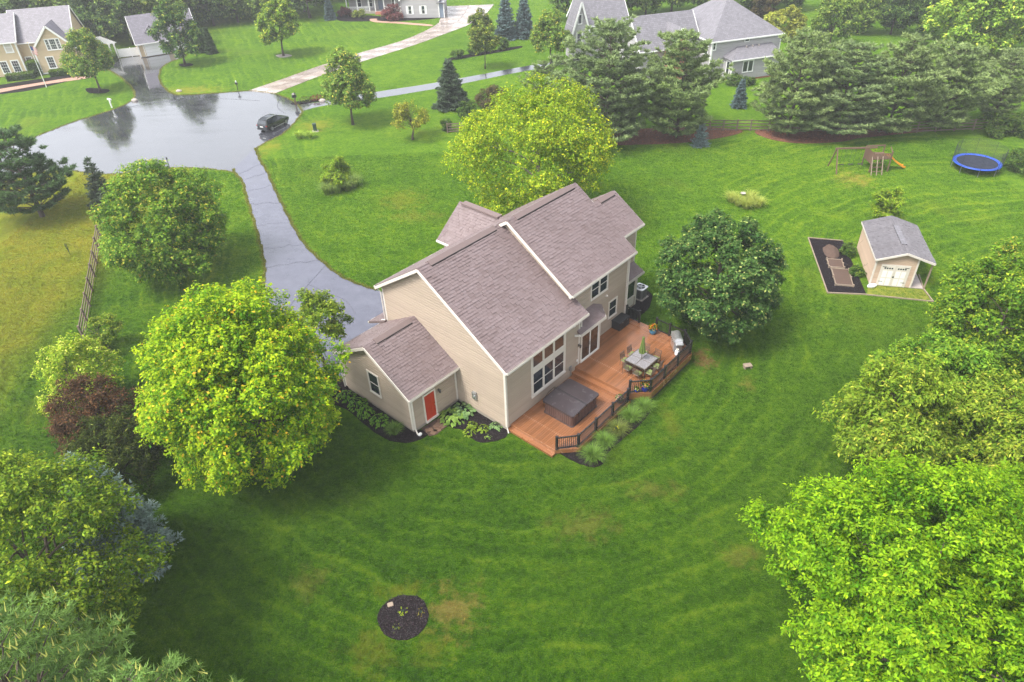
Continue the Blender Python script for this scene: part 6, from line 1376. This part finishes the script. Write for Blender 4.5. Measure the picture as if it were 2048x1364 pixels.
# --- grass clumps, hostas and bed plants
def blades(seed, n, r, h, c0, c1, w=.03, spread=1.0, segs=3):
    g = np.random.default_rng(seed); V = []; F = []; Cc = []
    a = g.uniform(0, 6.283, n); lean = g.uniform(.15, 1.0, n) * spread; hh = h * g.uniform(.7, 1.15, n); rb = r * .25 * np.sqrt(g.random(n))
    t = np.linspace(0, 1, segs + 1); V = np.zeros((n, (segs + 1) * 2, 3), np.float32)
    for k, s in enumerate(t):
        rad = rb + lean * r * (s ** 1.5); z = hh * (np.sin(s * 1.9) / np.sin(1.57)) * (1 - .12 * lean * s); ww = w * (1 - s * .9) / 2
        cx, cy = rad * np.cos(a), rad * np.sin(a); V[:, 2 * k] = np.c_[cx - np.sin(a) * ww, cy + np.cos(a) * ww, z]; V[:, 2 * k + 1] = np.c_[cx + np.sin(a) * ww, cy - np.cos(a) * ww, z]
    m = (segs + 1) * 2; Fi = []
    base = np.arange(n)[:, None] * m
    for k in range(segs): Fi.append(base + np.array([2 * k, 2 * k + 1, 2 * k + 3, 2 * k + 2]))
    Fi = np.concatenate(Fi).reshape(-1).astype(np.int32); me = bpy.data.meshes.new('blades'); nf = n * segs
    me.vertices.add(n * m); me.loops.add(nf * 4); me.polygons.add(nf); me.vertices.foreach_set('co', V.reshape(-1)); me.loops.foreach_set('vertex_index', Fi)
    me.polygons.foreach_set('loop_start', np.arange(0, nf * 4, 4, dtype=np.int32)); me.polygons.foreach_set('loop_total', np.full(nf, 4, np.int32))
    tt = g.random((n, 1)); C = (np.array(c0) * (1 - tt) + np.array(c1) * tt) * np.exp(g.normal(0, .15, (n, 1))); D = np.ones((n, m, 4), np.float32); D[:, :, :3] = C[:, None]
    me.color_attributes.new('leaf_color', 'FLOAT_COLOR', 'POINT').data.foreach_set('color', D.reshape(-1)); me.materials.append(M['leaf']); me.update(); me.validate(); return me
def clump(name, label, xy, seed, n, r, h, c0, c1, w=.03, group=None, spread=1.0):
    t = thing(name, label, 'plant', (*xy, .03), seed * 1.7, group); inst('blades', blades(seed, n, r, h, c0, c1, w, spread), t); return t
gA, gB = (.09, .19, .045), (.21, .33, .10)
for k, (x, y, r, h, lab) in enumerate(((4.55, 29.1, .95, .8, 'large arching grass clump nearest the lower deck corner'), (5.4, 30.2, .85, .75, 'arching grass clump second along the deck side bed'), (7.35, 32.3, .95, .75, 'arching grass clump below the raised deck corner'), (8.3, 33.2, .85, .7, 'arching grass clump at the far end of the deck side bed'), (-7.6, 31.95, .65, .65, 'grass clump by the garage corner'))): clump('ornamental_grass', lab, (x, y), 100 + k, 620, r, h, gA, gB, .03)
clump('ornamental_grass', 'yellowish wispy grass clump in the middle of the deck side bed', (6.35, 31.15), 106, 560, .9, .75, (.12, .17, .06), (.22, .26, .10), .026)
clump('daylily_clump', 'left striped daylily clump on the verge near the car', (-25.1, 84.3), 107, 260, .95, .8, (.2, .33, .05), (.42, .55, .13), .07); clump('daylily_clump', 'right striped daylily clump on the verge near the utility pedestal', (-23.7, 84.1), 108, 260, .9, .8, (.2, .33, .05), (.42, .55, .13), .07)
for k, (x, y) in enumerate(((22.4, 61.7), (23.5, 61.9), (23.0, 61.0), (24.2, 61.2), (22.0, 62.6), (23.9, 62.6))): clump('meadow_grass', 'pale tall grass tuft round the bird bath', (x, y), 110 + k, 260, 1.15, .85, (.25, .33, .10), (.46, .50, .18), .05, 'tufts round the bird bath')
for k, (x, y) in enumerate(((-18.6, 67.9), (-17.6, 68.2), (-16.6, 68.7), (-18.0, 69.2), (-16.9, 69.7), (-16.0, 69.5))): clump('meadow_grass', 'tall grey green grass tuft in the front lawn bed', (x, y), 120 + k, 260, 1.25, 1.15, (.15, .25, .09), (.32, .42, .18), .05, 'tufts in the front lawn bed')
def rosette(name, label, xy, seed, n, r, h, c0, c1, L, W, cat='plant'):
    g = np.random.default_rng(seed); a = g.uniform(0, 6.283, n); q = np.sqrt(g.random(n)); P = np.c_[q * r * np.cos(a), q * r * np.sin(a), h * (1 - .6 * q ** 2) * g.uniform(.8, 1.1, n)]
    o = np.c_[np.cos(a), np.sin(a), np.zeros(n)]; N = unit(o * .45 + np.array([0, 0, 1.0]) + g.normal(0, .2, (n, 3))); T = perp(N, o + g.normal(0, .35, (n, 3))); t_ = g.random((n, 1)); C = (np.array(c0) * (1 - t_) + np.array(c1) * t_) * np.exp(g.normal(0, .1, (n, 1)))
    t = thing(name, label, cat, (*xy, .03), 0); inst('leaves', quads_mesh('leaves', P, T, N, L * g.uniform(.8, 1.2, n), W * g.uniform(.8, 1.2, n), C, M['leaf'], .12, .15), t)
    s = MB()
    for k in range(7): s.tube([(0, 0, 0), (.3 * r * math.cos(k), .3 * r * math.sin(k), h * .8)], .012, 5)
    s.build('stem', M['util_green'], t); return t
HB, HG_ = ((.13, .25, .14), (.28, .42, .27)), ((.17, .30, .09), (.33, .48, .16))
rosette('hosta', 'large pale green hosta beside the red door path', (-4.0, 33.15), 130, 130, .72, .5, *HG_, .3, .2); rosette('hosta', 'blue green hosta against the inner house corner', (-3.35, 33.7), 131, 110, .68, .5, *HB, .3, .2); rosette('hosta', 'small blue hosta between the two large ones', (-3.85, 33.75), 132, 50, .36, .42, (.10, .17, .15), (.18, .27, .24), .24, .16)
rosette('small_plant', 'small yellow green plant in front of the hostas', (-2.75, 32.35), 133, 60, .3, .25, (.13, .22, .03), (.24, .33, .06), .16, .1); rosette('small_plant', 'yellow green plant at the front edge of the hosta bed', (-2.9, 31.75), 134, 60, .34, .25, (.14, .23, .03), (.26, .35, .06), .17, .1); rosette('small_plant', 'round lime plant in the middle of the hosta bed', (-2.05, 32.0), 135, 60, .32, .3, (.14, .23, .03), (.25, .34, .06), .17, .1); rosette('small_plant', 'blue green plant by the wall at the right of the hosta bed', (-1.25, 32.15), 136, 60, .34, .3, *HB, .18, .11); rosette('small_plant', 'tiny weed at the front right of the hosta bed', (-1.7, 31.3), 137, 24, .2, .12, *HG_, .1, .06)
for k, (x, y, r, lab) in enumerate(((-8.7, 32.95, .55, 'bright green plant beside the garage corner grass'), (-9.7, 33.75, .5, 'green plant in the middle of the garage wall bed'), (-10.3, 34.6, .6, 'leafy plant below the garage window'), (-11.2, 35.4, .6, 'leafy plant at the far end of the garage wall bed'), (-12.4, 36.2, .5, 'pale plant near the driveway end of the bed'))): rosette('border_plant', lab, (x, y), 140 + k, 130, r, .6, (.08, .21, .04), (.22, .40, .07), .19, .1)
rosette('seedling', 'yellow green seedling in the middle of the round mulch bed', (-5.85, 19.55), 150, 18, .2, .12, (.18, .26, .03), (.3, .38, .05), .12, .06); rosette('seedling', 'small weed at the lower edge of the round mulch bed', (-6.05, 18.65), 151, 16, .2, .1, (.12, .16, .03), (.2, .22, .05), .1, .05); rosette('seedling', 'reddish weed at the right edge of the round mulch bed', (-4.95, 19.45), 152, 20, .22, .1, (.16, .12, .04), (.2, .2, .05), .1, .05)
rosette('yellow_lily', 'yellow flower in the wispy grass clump by the deck', (6.2, 31.1), 153, 14, .16, .8, (.7, .6, .03), (.8, .7, .05), .1, .06)
rosette('red_perennial', 'dark red perennial in the corner flower bed', (-25.9, 98.9), 154, 220, .9, .7, (.10, .02, .02), (.2, .06, .04), .2, .1); rosette('corner_perennial', 'green perennial beside the brown mailbox post', (-27.4, 98.3), 155, 200, .8, .7, (.06, .12, .03), (.16, .2, .05), .2, .1)
rosette('sapling', 'thin staked sapling on the yellow left lawn', (-40.1, 56.9), 156, 60, .3, 1.5, (.14, .18, .03), (.22, .26, .04), .14, .07)

for k, (x, y, r, h, lab) in enumerate(((56.0, 76.8, 1.6, 2.2, 'dark shrub on the fence line right of the trampoline'), (59.2, 76.4, 1.7, 2.4, 'dark shrub at the right frame edge on the fence line'))): shrub('bush', lab, (x, y), 180 + k, r, h, (.03, .07, .02), (.08, .13, .035), (.13, .19, .05), 3600, (.24, .5))
HAZE = 0.0007
GRASS = 32.0
# ------------------------------------------------------------------ grass blades standing on the lawn (one uncountable mass)
def in_any(polys, xy):
    m = np.zeros(len(xy), bool)
    for p in polys: m |= in_poly(p, xy)
    return m
_keep_out = [[(p.x, p.y) for p in (o.matrix_world @ v.co for v in o.data.vertices[:len(o.data.vertices) // 2])] for o in bpy.data.objects
             if o.get('kind') == 'structure' and o.type == 'MESH' and o.name.split('.')[0] in ('cul_de_sac', 'planting_bed', 'round_planting_bed', 'garden_plot', 'pine_straw_bed', 'stone_path_bed', 'long_driveway')]
_keep_out += [sDR + [(-7.5, 46.4), (-9.2, 39.0)] + sDL[::-1], [hw(-4.1, 4.2), hw(.0, 4.2), hw(.0, -.1), hw(.3, -3.7), hw(1.3, -4.7), hw(7, -4.6), hw(7.9, -5.5), hw(13.2, -5.4), hw(14.1, -4.3), hw(14.1, .7), hw(16.5, 1.8), hw(16.5, 6.5), hw(14, 11), hw(11.5, 12.6), hw(0, 12.8), hw(0, 11.3), hw(-4.1, 11.3)], [sw(-.1, -.05), sw(4.1, -.05), sw(4.1, 6.1), sw(-.1, 6.1)]]
q = .5; gx, gy = np.meshgrid(np.arange(-48, 50, q), np.arange(12.5, 78, q)); ctr = np.c_[gx.ravel() + q / 2, gy.ravel() + q / 2]
ok = ~in_any(_keep_out, ctr)
for dx, dy in ((-.24, -.24), (.24, -.24), (.24, .24), (-.24, .24)): ok &= ~in_any(_keep_out, ctr + np.array([dx, dy]))
ok &= (np.abs(ctr[:, 0]) < 8 + ctr[:, 1] * .95)
ctr = ctr[ok]; V = np.stack([ctr + np.array(d) * q / 2 for d in ((-1, -1), (1, -1), (1, 1), (-1, 1))], 1).reshape(-1, 2)
me = bpy.data.meshes.new('grass_patch'); me.from_pydata([(x, y, .003) for x, y in V.tolist()], [], [(4 * k, 4 * k + 1, 4 * k + 2, 4 * k + 3) for k in range(len(ctr))])
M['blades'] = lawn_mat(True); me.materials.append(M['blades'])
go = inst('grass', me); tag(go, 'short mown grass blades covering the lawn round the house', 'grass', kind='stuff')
rb = np.random.default_rng(3); tv = []; tf = []
for k in range(12):
    a = rb.uniform(0, 6.283); r0 = .13 * math.sqrt(rb.random()); b_ = rb.uniform(0, 6.283); x, y = r0 * math.cos(b_), r0 * math.sin(b_); h_ = rb.uniform(.035, .075); w_ = rb.uniform(.008, .014); l_ = rb.uniform(.01, .05)
    i = len(tv); tv += [(x - w_ * math.sin(a), y + w_ * math.cos(a), 0), (x + w_ * math.sin(a), y - w_ * math.cos(a), 0), (x + l_ * math.cos(a), y + l_ * math.sin(a), h_)]; tf.append((i, i + 1, i + 2))
tm = bpy.data.meshes.new('grass_tuft'); tm.from_pydata(tv, [], tf); tm.materials.append(M['blades'])
tuft = inst('grass_tuft', tm, go, (9.5, 27.0, .003)); tuft['kind'] = 'stuff'
ng = bpy.data.node_groups.new('grass', 'GeometryNodeTree'); ng.interface.new_socket('Geometry', in_out='INPUT', socket_type='NodeSocketGeometry'); ng.interface.new_socket('Geometry', in_out='OUTPUT', socket_type='NodeSocketGeometry')
N_ = ng.nodes; ni = N_.new('NodeGroupInput'); no = N_.new('NodeGroupOutput'); dp = N_.new('GeometryNodeDistributePointsOnFaces'); ip = N_.new('GeometryNodeInstanceOnPoints'); oi = N_.new('GeometryNodeObjectInfo'); rv = N_.new('FunctionNodeRandomValue'); rs = N_.new('FunctionNodeRandomValue')
dp.inputs['Density'].default_value = GRASS; oi.inputs['Object'].default_value = tuft; oi.transform_space = 'ORIGINAL'
rv.data_type = 'FLOAT_VECTOR'; rv.inputs[0].default_value = (-.15, -.15, 0); rv.inputs[1].default_value = (.15, .15, 6.283)
rs.data_type = 'FLOAT'; rs.inputs[2].default_value = .7; rs.inputs[3].default_value = 1.5
ng.links.new(ni.outputs[0], dp.inputs['Mesh']); ng.links.new(dp.outputs['Points'], ip.inputs['Points']); ng.links.new(oi.outputs['Geometry'], ip.inputs['Instance']); ng.links.new(rv.outputs[0], ip.inputs['Rotation']); ng.links.new(rs.outputs[1], ip.inputs['Scale']); ng.links.new(ip.outputs[0], no.inputs[0])
md = go.modifiers.new('grass', 'NODES'); md.node_group = ng

# ragged yellowed grass along the asphalt edges
def verge(name, line, side, seed, n):
    g = np.random.default_rng(seed); A = np.array(line); d = np.diff(A, axis=0); L = np.linalg.norm(d, axis=1); i = g.choice(len(L), n, p=L / L.sum()); t = g.random((n, 1)); nrm = np.c_[-d[:, 1], d[:, 0]] / np.maximum(L[:, None], 1e-6) * side
    off = np.abs(g.normal(0, .16, n)) - .07 + .05 * np.sin(i * 1.7); xy = A[i] + d[i] * t + nrm[i] * off[:, None]; P = np.c_[xy, np.full(n, .012)]
    T = unit(np.c_[g.normal(0, .5, (n, 2)) - nrm[i] * .35, np.ones(n)]); N = perp(T, g.normal(0, 1, (n, 3))); k = g.random((n, 1)); C = (np.array((.15, .20, .02)) * k + np.array((.30, .26, .07)) * (1 - k)) * np.exp(g.normal(0, .25, (n, 1)))
    o = inst(name, quads_mesh(name, P, T, N, g.uniform(.06, .15, n), .045, C, M['needle'], tri=True)); return tag(o, 'yellowed grass fringe along the ' + ('driveway' if 'drive' in name else 'cul-de-sac') + ' edge', 'grass', kind='stuff')
verge('driveway_verge', sDR, 1, 5, 9000); verge('driveway_verge', sDL, -1, 6, 9000); verge('road_verge', smooth(CUL, 5), 1, 7, 14000); verge('road_verge', smooth(CULL, 5), 1, 8, 7000)
# ------------------------------------------------------------------ rain haze
g = bpy.data.materials.new('haze'); g.use_nodes = True; g.node_tree.nodes.clear()
ho = g.node_tree.nodes.new('ShaderNodeOutputMaterial'); pv = g.node_tree.nodes.new('ShaderNodeVolumePrincipled')
pv.inputs['Color'].default_value = (.93, .95, .98, 1); pv.inputs['Density'].default_value = HAZE; pv.inputs['Anisotropy'].default_value = .2
g.node_tree.links.new(pv.outputs[0], ho.inputs['Volume'])
tag(MB().box(-425, 425, -65, 525, -1.7, 32.2).build('haze', g), kind='stuff')
